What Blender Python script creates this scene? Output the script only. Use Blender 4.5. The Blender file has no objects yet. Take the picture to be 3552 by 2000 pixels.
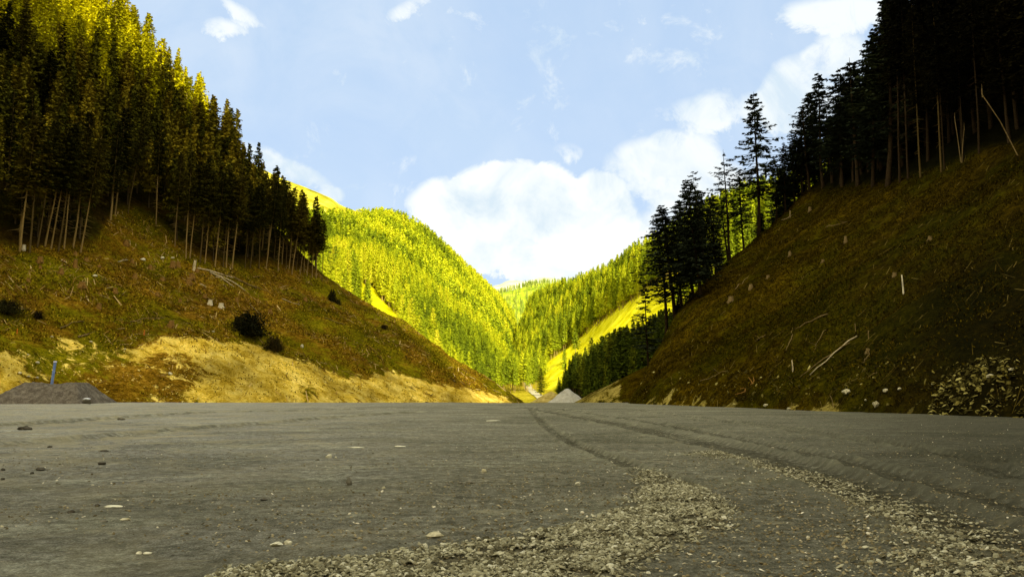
import bpy, math, random
import numpy as np
from mathutils import Vector, Matrix

R = math.radians
random.seed(5)
rng = np.random.default_rng(11)
scene = bpy.context.scene
COL = scene.collection

# ------------------------------------------------------------------ camera
F = 796.0                                   # focal length in pixels of a 1024 wide frame
EYE = 1.6
PITCH = math.atan(103 / F)
cam_d = bpy.data.cameras.new('camera')
cam_d.sensor_width = 36
cam_d.lens = F / 1024 * 36
cam_d.clip_start = 0.1
cam_d.clip_end = 20000
cam = bpy.data.objects.new('camera', cam_d)
cam.location = (0, 0, EYE)
cam.rotation_euler = (math.pi / 2 + PITCH, 0, 0)
COL.objects.link(cam)
scene.camera = cam
CP, SP = math.cos(PITCH), math.sin(PITCH)

def ray(px, py):
    x = (px - 512) / F; y = (288 - py) / F
    w = CP - y * SP
    return x / w, (SP + y * CP) / w          # X and Z per metre of Y

def at(px, py, d):
    a, b = ray(px, py)
    return np.array((a * d, d, EYE + b * d))

def proj(x, y, z):
    dy = CP * y + SP * (z - EYE)
    dz = -SP * y + CP * (z - EYE)
    return 512 + F * x / dy, 288 - F * dz / dy

# ------------------------------------------------------------------ noise
def _h(ix, iy, s):
    n = (ix.astype(np.int64) * 374761393 + iy.astype(np.int64) * 668265263 + s * 2147483647) & 0xffffffff
    n = ((n ^ (n >> 13)) * 1274126177) & 0xffffffff
    n = n ^ (n >> 16)
    return (n & 0xffff) / 65535.0

def vn(x, y, s=0):
    x = np.asarray(x, float); y = np.asarray(y, float)
    ix = np.floor(x); iy = np.floor(y)
    fx = x - ix; fy = y - iy
    fx = fx * fx * (3 - 2 * fx); fy = fy * fy * (3 - 2 * fy)
    a = _h(ix, iy, s); b = _h(ix + 1, iy, s); c = _h(ix, iy + 1, s); d = _h(ix + 1, iy + 1, s)
    return (a * (1 - fx) + b * fx) * (1 - fy) + (c * (1 - fx) + d * fx) * fy

def fbm(x, y, oct=4, s=0):
    t = 0; a = 0.5
    for i in range(oct):
        t = t + a * (vn(x * 2 ** i + 17.3 * i, y * 2 ** i + 5.1 * i, s + i) - 0.5)
        a *= 0.55
    return t

def smin(a, b, k):
    h = np.clip(0.5 + 0.5 * (b - a) / k, 0, 1)
    return b * (1 - h) + a * h - k * h * (1 - h)

def smax(a, b, k):
    return -smin(-a, -b, k)

def sstep(a, b, x):
    t = np.clip((x - a) / (b - a), 0, 1)
    return t * t * (3 - 2 * t)

# ------------------------------------------------------------------ terrain functions
LX = np.array([-420, -300, -157, -109, -74, -59, -34, -18, -3.5, 5, 40.])
LY = np.array([430, 385, 304, 278, 254, 246, 246, 236, 231, 225, 205.])
def left_plane(x, y):
    u = -0.82 * (x + 74.6) + 0.575 * (y - 116)
    z = 0.6 * u + 0.125 * (u - 57 + np.sqrt((u - 57) ** 2 + 60))
    return u, z
def Hleft(x, y):
    x = np.asarray(x, float); y = np.asarray(y, float)
    u, z = left_plane(x, y)
    yc = np.interp(x, LX, LY)
    _, zc = left_plane(x, yc)
    cut = zc - 0.85 * (y - yc)
    z = smin(z, cut, 6)
    m = np.clip(u / 12, 0, 1)
    gul = np.abs(fbm((x * 0.8 + y * 0.6) / 5, (y * 0.8 - x * 0.6) / 26, 3, 15))
    z = z - np.clip(u / 6, 0, 1) * 2.4 * gul * sstep(70, 20, u)
    z = z + m * (5.0 * fbm(x / 34, y / 34, 3, 3) + 2.6 * fbm(x / 8, y / 8, 3, 9) + 0.7 * fbm(x / 1.7, y / 1.7, 2, 4))
    # the dug sandy mound at the foot
    z = z + 3.2 * np.exp(-(((x + 62) / 17) ** 2 + ((y - 160) / 16) ** 2))
    z = z + 1.6 * np.exp(-(((x + 16) / 14) ** 2 + ((y - 205) / 10) ** 2))
    # bank behind the heap on the far left
    z = z + 3.0 * np.exp(-(((x + 84) / 9) ** 2 + ((y - 124) / 9) ** 2))
    return smin(z, 300 + 0 * z, 40)

RX = np.array([-10, 12.8, 18, 28, 46, 58, 75, 150, 320.])
RY = np.array([90, 106, 112, 134, 148, 150, 154, 170, 190.])
def right_plane(x, y):
    u = 0.965 * (x - 31.5) + 0.26 * (y - 49)
    return u, 0.78 * u
def Hright(x, y):
    x = np.asarray(x, float); y = np.asarray(y, float)
    u, z = right_plane(x, y)
    yc = np.interp(x, RX, RY)
    _, zc = right_plane(x, yc)
    cut = zc - 0.95 * (y - yc)
    bank = 1.1 * sstep(-0.3, 1.6, u + 2.6 * fbm(x / 3, y / 3, 4, 31))
    z = smin(z, cut, 5) + bank
    m = np.clip(u / 8, 0, 1)
    z = z + m * (4.0 * fbm(x / 26, y / 26, 3, 13) + 1.8 * fbm(x / 6, y / 6, 3, 19)) + np.clip(u / 2, 0, 1) * 0.7 * fbm(x / 1.3, y / 1.3, 3, 24)
    spur = 0.5 * (x - 13.2) + 0.8 * fbm(x / 5, y / 5, 3, 28) - 0.6 * np.maximum(np.abs(y - 152) - 7, 0)
    z = smax(z, np.minimum(spur, 9), 1.0)
    # scree fan low on the right
    z = z + 1.3 * np.exp(-(((x - 39) / 6) ** 2 + ((y - 50) / 7) ** 2))
    return smin(z, 150 + 0 * z, 30)

def Hfloor(x, y):
    x = np.asarray(x, float); y = np.asarray(y, float)
    z = np.interp(y, [110, 120, 145, 200, 300, 400, 600, 1000, 1600, 6000], [-0.6, -1.6, -3.6, -3.2, -0.2, 3, 14, 45, 90, 300])
    return z + 1.2 * fbm(x / 14, y / 14, 3, 40)

def hit(px, py, fn, d0=20, d1=700):
    a, b = ray(px, py)
    d = np.linspace(d0, d1, 4000)
    s = EYE + b * d - fn(a * d, d)
    i = int(np.argmax(s < 0))
    if s[i] >= 0:
        i = int(np.argmin(s[d > 40])) + int((d <= 40).sum())       # just misses the crest: stand it on the crest
        if s[i] > 12: return None
    y = d[i]
    return np.array((a * y, y, float(fn(np.array([a * y]), np.array([y]))[0])))

def ground(px, py):
    a, b = ray(px, py)
    d = -EYE / b
    return np.array((a * d, d, 0.0))

# ------------------------------------------------------------------ materials
def newmat(name):
    m = bpy.data.materials.new(name); m.use_nodes = True
    nt = m.node_tree
    b = nt.nodes['Principled BSDF']
    b.inputs['Roughness'].default_value = 0.95
    b.inputs['Specular IOR Level'].default_value = 0.0
    return m, nt, b

def N(nt, t, **kw):
    n = nt.nodes.new(t)
    for k, v in kw.items():
        if k in n.inputs.keys() if hasattr(n.inputs, 'keys') else False:
            n.inputs[k].default_value = v
        else:
            setattr(n, k, v)
    return n

def ramp(nt, src, stops, interp='LINEAR'):
    r = nt.nodes.new('ShaderNodeValToRGB')
    r.color_ramp.interpolation = interp
    e = r.color_ramp.elements
    while len(e) < len(stops): e.new(0.5)
    for i, (p, c) in enumerate(stops):
        e[i].position = p
        e[i].color = (c if isinstance(c, tuple) else (c, c, c)) + (1,)
    nt.links.new(src, r.inputs[0])
    return r.outputs[0]

def noise(nt, scale, detail=6, rough=0.6, vec=None, dist=0.0):
    n = nt.nodes.new('ShaderNodeTexNoise')
    n.inputs['Scale'].default_value = scale; n.inputs['Detail'].default_value = detail
    n.inputs['Roughness'].default_value = rough; n.inputs['Distortion'].default_value = dist
    if vec is None:
        vec = pos(nt)
    nt.links.new(vec, n.inputs['Vector'])
    return n.outputs['Fac']

def pos(nt, scale=(1, 1, 1)):
    g = nt.nodes.new('ShaderNodeNewGeometry')
    if scale == (1, 1, 1): return g.outputs['Position']
    m = nt.nodes.new('ShaderNodeMapping'); m.inputs['Scale'].default_value = scale
    nt.links.new(g.outputs['Position'], m.inputs[0])
    return m.outputs[0]

def objco(nt):
    return nt.nodes.new('ShaderNodeTexCoord').outputs['Object']

def mix(nt, fac, a, b, mode='MIX'):
    m = nt.nodes.new('ShaderNodeMix'); m.data_type = 'RGBA'; m.blend_type = mode
    for i, v in ((0, fac), (6, a), (7, b)):
        if isinstance(v, bpy.types.NodeSocket): nt.links.new(v, m.inputs[i])
        elif isinstance(v, (int, float)): m.inputs[i].default_value = v
        else: m.inputs[i].default_value = tuple(v) + (1,)
    return m.outputs[2]

def math_(nt, op, a, b=None, c=None, clamp=False):
    m = nt.nodes.new('ShaderNodeMath'); m.operation = op; m.use_clamp = clamp
    for i, v in enumerate((a, b, c)):
        if v is None: continue
        if isinstance(v, bpy.types.NodeSocket): nt.links.new(v, m.inputs[i])
        else: m.inputs[i].default_value = v
    return m.outputs[0]

def bump(nt, b, h, strength=0.5, dist=0.1):
    n = nt.nodes.new('ShaderNodeBump')
    n.inputs['Strength'].default_value = strength; n.inputs['Distance'].default_value = dist
    nt.links.new(h, n.inputs['Height']); nt.links.new(n.outputs[0], b.inputs['Normal'])

def attr(nt, name):
    a = nt.nodes.new('ShaderNodeAttribute'); a.attribute_name = name
    return a

def simple(name, c1, c2, scale=3, bstr=0.4, bdist=0.05, rough=0.9, local=True):
    m, nt, b = newmat(name)
    v = objco(nt) if local else pos(nt)
    n = noise(nt, scale, 6, 0.65, v)
    nt.links.new(ramp(nt, n, [(0.3, c1), (0.7, c2)]), b.inputs['Base Color'])
    b.inputs['Roughness'].default_value = rough
    bump(nt, b, n, bstr, bdist)
    return m

def foliage(name, stops, src='object', fine=0.5, lo=0.5, hi=1.35):
    """crown colour: one random tone per tree plus lighter and darker clumps"""
    m, nt, b = newmat(name)
    if src == 'object': r = nt.nodes.new('ShaderNodeObjectInfo').outputs['Random']
    else:
        q_ = attr(nt, 'tint'); q_.attribute_type = 'INSTANCER'; r = q_.outputs['Fac']
    n = noise(nt, fine, 4, 0.7)
    f = math_(nt, 'ADD', math_(nt, 'MULTIPLY', r, 0.55), math_(nt, 'MULTIPLY', n, 0.45))
    n2 = ramp(nt, noise(nt, 1.9, 2, 0.6), [(0.3, lo), (0.7, hi)])
    c = mix(nt, 1.0, ramp(nt, f, stops), n2, 'MULTIPLY')
    nt.links.new(c, b.inputs['Base Color'])
    b.inputs['Specular IOR Level'].default_value = 0.03
    return m

# ------------------------------------------------------------------ mesh helpers
def mesh_np(name, V, Fc, mat=None, smooth=False, matidx=None):
    """V (n,3), Fc (m,k) with one k"""
    V = np.asarray(V, np.float32); Fc = np.asarray(Fc, np.int32)
    me = bpy.data.meshes.new(name)
    me.vertices.add(len(V)); me.vertices.foreach_set('co', V.ravel())
    k = Fc.shape[1]; m = len(Fc)
    me.loops.add(m * k); me.loops.foreach_set('vertex_index', Fc.ravel())
    me.polygons.add(m)
    me.polygons.foreach_set('loop_start', np.arange(0, m * k, k, dtype=np.int32))
    me.polygons.foreach_set('loop_total', np.full(m, k, np.int32))
    if matidx is not None: me.polygons.foreach_set('material_index', np.asarray(matidx, np.int32))
    me.polygons.foreach_set('use_smooth', np.full(m, smooth, bool))
    me.update(calc_edges=True)
    if mat is not None:
        for q in (mat if isinstance(mat, (list, tuple)) else [mat]): me.materials.append(q)
    return me

def link(name, me, parent=None):
    o = bpy.data.objects.new(name, me); COL.objects.link(o)
    if parent is not None: o.parent = parent
    return o

def empty(name, loc, rz=0):
    o = bpy.data.objects.new(name, None); COL.objects.link(o)
    o.empty_display_size = 0.3
    o.location = tuple(float(q) for q in loc); o.rotation_euler = (0, 0, rz)
    return o

def tag(o, label=None, cat=None, group=None, kind=None):
    if label: o['label'] = label
    if cat: o['category'] = cat
    if group: o['group'] = group
    if kind: o['kind'] = kind
    return o

def grid_mesh(name, P, mat, smooth=True, attrs=None):
    """P (r,c,3)"""
    r, c = P.shape[:2]
    i = np.arange(r * c).reshape(r, c)
    Fc = np.stack([i[:-1, :-1], i[:-1, 1:], i[1:, 1:], i[1:, :-1]], -1).reshape(-1, 4)
    me = mesh_np(name, P.reshape(-1, 3), Fc, mat, smooth)
    for k, v in (attrs or {}).items():
        a = me.attributes.new(k, 'FLOAT', 'POINT')
        a.data.foreach_set('value', np.asarray(v, np.float32).ravel())
    return me

def tube(pts, rad, n=7, cap=True, rough=0.0, rg=None):
    """tapered tube through pts; returns V, F(quads)"""
    pts = np.asarray(pts, float); V = []
    for i, p in enumerate(pts):
        d = pts[min(i + 1, len(pts) - 1)] - pts[max(i - 1, 0)]
        d = d / (np.linalg.norm(d) + 1e-9)
        ref = np.array((0, 0, 1.)) if abs(d[2]) < 0.9 else np.array((1., 0, 0))
        a = np.cross(d, ref); a /= np.linalg.norm(a); b = np.cross(d, a)
        for k in range(n):
            t = 2 * math.pi * k / n
            rr = rad[i] * (1 + (rough * (rg.random() - 0.5) if rg is not None else 0))
            V.append(p + rr * (a * math.cos(t) + b * math.sin(t)))
    Fc = []
    for i in range(len(pts) - 1):
        for k in range(n):
            Fc.append((i * n + k, i * n + (k + 1) % n, (i + 1) * n + (k + 1) % n, (i + 1) * n + k))
    if cap:
        for base, p in ((0, pts[0]), ((len(pts) - 1) * n, pts[-1])):
            c = len(V); V.append(p)
            for k in range(n): Fc.append((base + k, base + (k + 1) % n, c, c))
    return np.array(V), np.array(Fc)

def tubes_mesh(name, lst, mat, smooth=True):
    """list of (V, F) quads, triangles written as degenerate quads are split off"""
    VV = []; FF = []; n = 0
    for V, Fc in lst:
        VV.append(V); FF.append(Fc + n); n += len(V)
    V = np.concatenate(VV); Fc = np.concatenate(FF)
    faces = [tuple(f) if f[2] != f[3] else tuple(f[:3]) for f in Fc.tolist()]
    me = bpy.data.meshes.new(name); me.from_pydata(V.tolist(), [], faces)
    me.materials.append(mat)
    me.polygons.foreach_set('use_smooth', [smooth] * len(me.polygons))
    me.update()
    return me

def rock_mesh(name, seed, mat, sx=1, sy=1, sz=1, sub=2, amp=0.35):
    import bmesh
    bm = bmesh.new(); bmesh.ops.create_icosphere(bm, subdivisions=sub, radius=0.5)
    rg = np.random.default_rng(seed)
    planes = [(rg.normal(size=3), rg.uniform(0.28, 0.45)) for _ in range(9)]
    for v in bm.verts:
        p = np.array(v.co)
        for nrm, dd in planes:                       # chip flat facets off the ball
            nn = nrm / np.linalg.norm(nrm); q = p @ nn
            if q > dd: p = p - nn * (q - dd) * 0.9
        p = p * (1 + amp * float(fbm(p[0] * 4 + seed, p[1] * 4 + p[2] * 5, 3, seed)))
        v.co = (p[0] * sx, p[1] * sy, p[2] * sz)
    me = bpy.data.meshes.new(name); bm.to_mesh(me); bm.free()
    me.materials.append(mat)
    return me

# ------------------------------------------------------------------ conifer generator
def crown_tris(rg, H, base, Rm, spacing, nb, npos, tw, ww, droop=0.25, up=0.2, sparse=0.0, shape=0.9, top=0.02, wood=True, hang=0.5, uneven=0.25, prn=0.5, spread=1.0):
    z = base; O = []
    lobe = rg.uniform(0, 6.28)
    while z < H * 0.985:
        t = (z - base) / (H - base)
        prof = (1 - t) ** shape * (0.72 + 0.28 * min(1, t * 5)) + top
        if sparse and rg.random() < sparse * 0.5: prof *= 0.45
        k = max(3, int(round(nb * (0.55 + 0.45 * (1 - t)))))
        a0 = rg.uniform(0, 6.28)
        for j in range(k):
            if rg.random() < sparse: continue
            a = a0 + 6.283 * j / k + rg.normal() * 0.25
            L = Rm * prof * rg.uniform(1 - uneven * 1.6, 1 + uneven) * (1 + 0.22 * math.sin(a + lobe + z * 0.25))
            O.append((z + rg.normal() * spacing * 0.3, a, max(L, 0.25), droop * rg.uniform(0.5, 1.5) * (1 - 0.9 * t)))
        z += spacing * rg.uniform(0.7, 1.3) * (0.6 + 0.5 * (1 - t))
    O = np.array(O)
    n = len(O)
    zz, aa, LL, dr = O.T
    tris = []
    S = np.linspace(0.16, 0.97, npos)
    for s in S:
        sj = s + rg.normal(size=n) * 0.05
        rad = sj * LL
        P = np.stack([np.cos(aa) * rad, np.sin(aa) * rad, zz - dr * rad + up * sj ** 2 * rad], -1)
        for side in (-1, 0, 1):
            az = aa + side * rg.uniform(0.6, 1.15, n) * spread
            tl = tw * (0.55 + 0.6 * (1 - s)) * rg.uniform(0.5, 1.4, n) * np.clip(LL / Rm + 0.35, 0.4, 1.2)
            dz = -hang * rg.uniform(-0.1, 1.1, n)
            D = np.stack([np.cos(az), np.sin(az), dz], -1)
            D /= np.linalg.norm(D, axis=1)[:, None]
            pr = rg.normal(size=(n, 3)) * prn + np.stack([-np.sin(az), np.cos(az), np.zeros(n)], -1)
            pr -= D * (pr * D).sum(1)[:, None]
            pr /= np.linalg.norm(pr, axis=1)[:, None]
            w = ww * rg.uniform(0.6, 1.4, n)[:, None]
            mid = P + D * tl[:, None] * 0.35
            tris.append(np.stack([P, mid + pr * w / 2, P + D * tl[:, None], mid - pr * w / 2], 1))
    if wood:
        w = 0.045
        tip = np.stack([np.cos(aa) * LL, np.sin(aa) * LL, zz - dr * LL + up * LL], -1)
        o = np.stack([0 * aa, 0 * aa, zz], -1)
        pv = np.array([0, 0, w])
        tris.append(np.stack([o - pv, o + pv, tip + pv * 0.3, tip - pv * 0.3], 1))
    # leader shoot
    T = np.concatenate(tris)
    return T          # (m,4,3)

def trunk_geo(rg, H, r0, bend=0.3, stubs=12, stub_to=0.5, n=7, sl=1.0):
    k = 7
    zs = np.linspace(0, H, k)
    off = np.cumsum(rg.normal(size=(k, 2)) * bend * 0.2, 0); off[0] = 0; off *= (1 - zs / H)[:, None]
    pts = np.c_[off, zs]; pts[0, 2] = -0.6
    rad = r0 * (1 - zs / H) ** 0.8 + 0.02; rad[0] = r0 * 1.35
    lst = [tube(pts, rad, n, False)]
    for _ in range(stubs):
        z = rg.uniform(0.12, stub_to) * H; a = rg.uniform(0, 6.28); L = rg.uniform(0.4, 1.5) * sl
        c = np.array((np.interp(z, zs, off[:, 0]), np.interp(z, zs, off[:, 1]), z))
        e = c + np.array((math.cos(a) * L, math.sin(a) * L, -0.25 * L))
        lst.append(tube([c, e], [0.035, 0.01], 3, False))
    return lst

def crown_mesh(name, T, mat):
    V = T.reshape(-1, 3); Fc = np.arange(len(V)).reshape(-1, 4)
    return mesh_np(name, V, Fc, mat)

bark_dark = simple('bark_grey_brown', (0.05, 0.035, 0.015), (0.14, 0.10, 0.045), 6)
bark_pale = simple('bark_pale', (0.20, 0.13, 0.035), (0.46, 0.31, 0.10), 5)
bark_mid = simple('bark_mid', (0.07, 0.045, 0.012), (0.17, 0.115, 0.035), 5)
bark_black = simple('bark_black_brown', (0.02, 0.013, 0.006), (0.065, 0.042, 0.018), 6)
bark_sun = simple('bark_sunlit_ochre', (0.35, 0.25, 0.06), (0.6, 0.45, 0.12), 5)  # sunlit copy of the bark, light put into its tone
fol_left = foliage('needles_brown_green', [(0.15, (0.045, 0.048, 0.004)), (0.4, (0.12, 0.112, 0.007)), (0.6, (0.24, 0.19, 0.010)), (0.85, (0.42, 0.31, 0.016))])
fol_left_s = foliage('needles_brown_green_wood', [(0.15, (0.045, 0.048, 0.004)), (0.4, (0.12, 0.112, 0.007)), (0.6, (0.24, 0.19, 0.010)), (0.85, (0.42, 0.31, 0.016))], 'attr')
LD = [(0.15, (0.018, 0.020, 0.003)), (0.5, (0.048, 0.046, 0.004)), (0.85, (0.14, 0.105, 0.007))]  # shaded copy for the low left trees, shade put into the colour
fol_left_shade = foliage('needles_deep_shade', LD)
fol_sunlit_i = foliage('needles_sunlit_gold', [(0.15, (0.22, 0.20, 0.004)), (0.4, (0.55, 0.50, 0.005)), (0.65, (0.85, 0.76, 0.008)), (0.9, (0.97, 0.88, 0.01))], 'object', 0.35)  # sunlit copy of the left crowns, sunlight put into the base colour
fol_right = foliage('needles_blue_black', [(0.2, (0.012, 0.018, 0.010)), (0.8, (0.045, 0.055, 0.020))])
fol_black_s = foliage('needles_black_wood', [(0.2, (0.004, 0.004, 0.001)), (0.8, (0.016, 0.013, 0.002))], 'attr')
fol_black = foliage('needles_black', [(0.2, (0.004, 0.004, 0.001)), (0.8, (0.016, 0.013, 0.002))])
fol_lit_stops = [(0.15, (0.15, 0.21, 0.012)), (0.36, (0.46, 0.54, 0.018)), (0.55, (0.82, 0.84, 0.022)), (0.8, (0.97, 0.90, 0.04))]  # sunlit copy of the needles, brightness painted into the stops
fol_lit = foliage('needles_lit_yellow_green', fol_lit_stops, 'object', 0.08, 0.8, 1.1)
fol_lit_s = foliage('needles_lit_yellow_green_wood', fol_lit_stops, 'attr', 0.08, 0.85, 1.08)
fol_sunlit_stops = [(0.15, (0.22, 0.20, 0.004)), (0.4, (0.55, 0.50, 0.005)), (0.65, (0.85, 0.76, 0.008)), (0.9, (0.97, 0.88, 0.01))]
fol_sunlit = foliage('needles_sunlit_gold_wood', fol_sunlit_stops, 'attr', 0.1)
fol_shade_s = foliage('needles_shaded_green', [(0.2, (0.04, 0.06, 0.004)), (0.6, (0.12, 0.15, 0.008)), (0.9, (0.26, 0.26, 0.01))], 'attr')  # shaded copy of the same needles, shade in the base colour
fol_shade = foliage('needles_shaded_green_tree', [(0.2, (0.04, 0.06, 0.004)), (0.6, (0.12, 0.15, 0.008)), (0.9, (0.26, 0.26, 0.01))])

# prototypes, height 24 m ------------------------------------------------
HT = 24.0
protos = {}
def proto(kind, variants, **kw):
    protos[kind] = []
    for i in range(variants):
        rg = np.random.default_rng(hash_seed(kind) + i)
        base = kw['base'] * rg.uniform(0.85, 1.15) * HT
        a = {k: v for k, v in kw.items() if k not in ('base', 'r0', 'stubs', 'sl', 'stub_to')}
        T = crown_tris(rg, HT, base, **a)
        tr = trunk_geo(rg, HT, kw.get('r0', 0.26), 0.5, kw.get('stubs', 14), kw.get('stub_to', kw['base'] + 0.1), 7, kw.get('sl', 1))
        protos[kind].append((T, tr))
def hash_seed(s): return sum(ord(c) * (i + 3) for i, c in enumerate(s))

proto('dense', 4, base=0.3, Rm=3.7, spacing=0.5, nb=8, npos=7, tw=0.8, ww=0.28, droop=0.35, up=0.15, shape=0.62, uneven=0.33)
proto('bare', 4, base=0.47, Rm=3.6, spacing=0.5, nb=8, npos=7, tw=0.8, ww=0.28, droop=0.4, up=0.15, stubs=30, sl=1.6, stub_to=0.5, r0=0.17, shape=0.6, uneven=0.35)
proto('tiered', 4, base=0.27, Rm=4.6, spacing=0.8, nb=7, npos=9, tw=1.0, ww=0.32, droop=0.2, up=0.18, sparse=0.25, shape=0.75, stubs=26, sl=1.7)
proto('ragged', 3, base=0.42, Rm=4.6, spacing=1.1, nb=6, npos=9, tw=0.95, ww=0.28, droop=0.12, up=0.2, sparse=0.4, shape=0.45, stubs=30, sl=1.8, stub_to=0.85)
proto('full', 2, base=0.16, Rm=5.2, spacing=0.6, nb=8, npos=8, tw=0.95, ww=0.30, droop=0.3, up=0.15, shape=0.7, stubs=10)
proto('larch', 2, base=0.3, Rm=3.3, spacing=0.6, nb=6, npos=7, tw=0.55, ww=0.30, droop=0.05, up=0.1, sparse=0.12, shape=0.8, hang=0.2)
proto('mid', 4, base=0.3, Rm=3.2, spacing=0.8, nb=7, npos=4, tw=1.2, ww=0.62, droop=0.35, up=0.1, wood=False, stubs=0, hang=2.2, prn=0.2, spread=0.4, shape=0.7)
proto('low', 5, base=0.22, Rm=3.4, spacing=2.0, nb=5, npos=2, tw=2.8, ww=1.6, droop=0.35, up=0.1, wood=False, stubs=0, hang=2.2, prn=0.18, spread=0.35, shape=0.7)
proto('lit', 3, base=0.33, Rm=3.3, spacing=0.6, nb=7, npos=5, tw=0.9, ww=0.42, droop=0.35, up=0.15, hang=1.8, prn=0.25, spread=0.45, shape=0.65)

cache = {}
def tree_meshes(kind, v, cm, bm_):
    key = (kind, v, cm.name, bm_.name)
    if key not in cache:
        T, tr = protos[kind][v]
        cache[key] = (crown_mesh('crown', T, cm), tubes_mesh('trunk', tr, bm_))
    return cache[key]

def tree_obj(kind, v, cm, bm_, p, h, rz, lean, name='spruce_tree', wide=1.0):
    c, t = tree_meshes(kind, v, cm, bm_)
    r = empty(name, p, rz)
    r.rotation_mode = 'XYZ'
    # lean = (toward +x, toward +y) in radians, applied in world axes
    M = Matrix.Rotation(lean[0], 4, 'Y') @ Matrix.Rotation(-lean[1], 4, 'X') @ Matrix.Rotation(rz, 4, 'Z')
    r.rotation_euler = M.to_euler()
    s = h / HT
    r.scale = (s * wide, s * wide, s)
    link('trunk', t, r); link('crown', c, r)
    return r

# wood (one object for what reads as a mass): instances of a few tree shapes on points
pcoll = {}
def proto_collection(kind, mats):
    key = kind + mats[0].name + mats[1].name
    if key in pcoll: return pcoll[key]
    col = bpy.data.collections.new('tree_shapes_' + key)
    for i, (T, tr) in enumerate(protos[kind]):
        q = []
        for k in range(5):
            a0, a1 = 1.2566 * k, 1.2566 * (k + 1); r0, r1 = 0.24, 0.08
            q.append([(r0 * math.cos(a0), r0 * math.sin(a0), -1.5), (r0 * math.cos(a1), r0 * math.sin(a1), -1.5), (r1 * math.cos(a1), r1 * math.sin(a1), HT * 0.8), (r1 * math.cos(a0), r1 * math.sin(a0), HT * 0.8)])
        A = np.concatenate([T.reshape(-1, 3), np.array(q).reshape(-1, 3)])
        n = len(A) // 4; mi = np.zeros(n, int); mi[-5:] = 1
        me = mesh_np('tree_shape', A, np.arange(4 * n).reshape(-1, 4), mats, False, mi)
        o = bpy.data.objects.new('tree_shape_%02d' % i, me); col.objects.link(o)
    pcoll[key] = col
    return col

def wood(name, trees, mats, label, cat='forest', kind='mid'):
    """trees: array rows x,y,z,h,tint"""
    trees = np.asarray(trees); n = len(trees)
    rg = np.random.default_rng(hash_seed(name))
    me = bpy.data.meshes.new(name); me.vertices.add(n)
    me.vertices.foreach_set('co', trees[:, :3].astype(np.float32).ravel())
    s = trees[:, 3] / HT; sw = s * rg.uniform(0.75, 1.3, n)
    for nm, tp, v in (('scl', 'FLOAT_VECTOR', np.stack([sw, sw, s], -1)), ('rotv', 'FLOAT_VECTOR', np.stack([rg.normal(size=n) * 0.03, rg.normal(size=n) * 0.03, rg.uniform(0, 6.28, n)], -1)), ('tint', 'FLOAT', trees[:, 4])):
        at_ = me.attributes.new(nm, tp, 'POINT')
        at_.data.foreach_set('vector' if tp == 'FLOAT_VECTOR' else 'value', np.ascontiguousarray(v, np.float32).ravel())
    at_ = me.attributes.new('pick', 'INT', 'POINT'); at_.data.foreach_set('value', rg.integers(0, len(protos[kind]), n).astype(np.int32))
    o = link(name, me)
    ng = bpy.data.node_groups.new(name + '_nodes', 'GeometryNodeTree')
    ng.interface.new_socket('Geometry', in_out='INPUT', socket_type='NodeSocketGeometry'); ng.interface.new_socket('Geometry', in_out='OUTPUT', socket_type='NodeSocketGeometry')
    gi = ng.nodes.new('NodeGroupInput'); go = ng.nodes.new('NodeGroupOutput')
    ci = ng.nodes.new('GeometryNodeCollectionInfo'); ci.inputs['Collection'].default_value = proto_collection(kind, mats)
    ci.inputs['Separate Children'].default_value = True; ci.inputs['Reset Children'].default_value = True
    ip = ng.nodes.new('GeometryNodeInstanceOnPoints'); ip.inputs['Pick Instance'].default_value = True
    def na(nm, tp):
        q = ng.nodes.new('GeometryNodeInputNamedAttribute'); q.data_type = tp; q.inputs['Name'].default_value = nm
        return [z for z in q.outputs if z.enabled and z.name == 'Attribute'][0]
    L = ng.links.new
    L(gi.outputs[0], ip.inputs['Points']); L(ci.outputs[0], ip.inputs['Instance'])
    L(na('pick', 'INT'), ip.inputs['Instance Index']); L(na('scl', 'FLOAT_VECTOR'), ip.inputs['Scale'])
    e2r = ng.nodes.new('FunctionNodeEulerToRotation'); L(na('rotv', 'FLOAT_VECTOR'), e2r.inputs[0]); L(e2r.outputs[0], ip.inputs['Rotation'])
    L(ip.outputs[0], go.inputs[0])
    md = o.modifiers.new('instances', 'NODES'); md.node_group = ng
    return tag(o, label, cat, kind='stuff')

# ------------------------------------------------------------------ ground, hills
def inpoly(px, py, poly):
    px = np.asarray(px, float); py = np.asarray(py, float)
    r = np.zeros(px.shape, bool); n = len(poly)
    for i in range(n):
        x0, y0 = poly[i]; x1, y1 = poly[(i + 1) % n]
        if y0 == y1: continue
        c = ((y0 > py) != (y1 > py)) & (px < (x1 - x0) * (py - y0) / (y1 - y0) + x0)
        r ^= c
    return r

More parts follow.
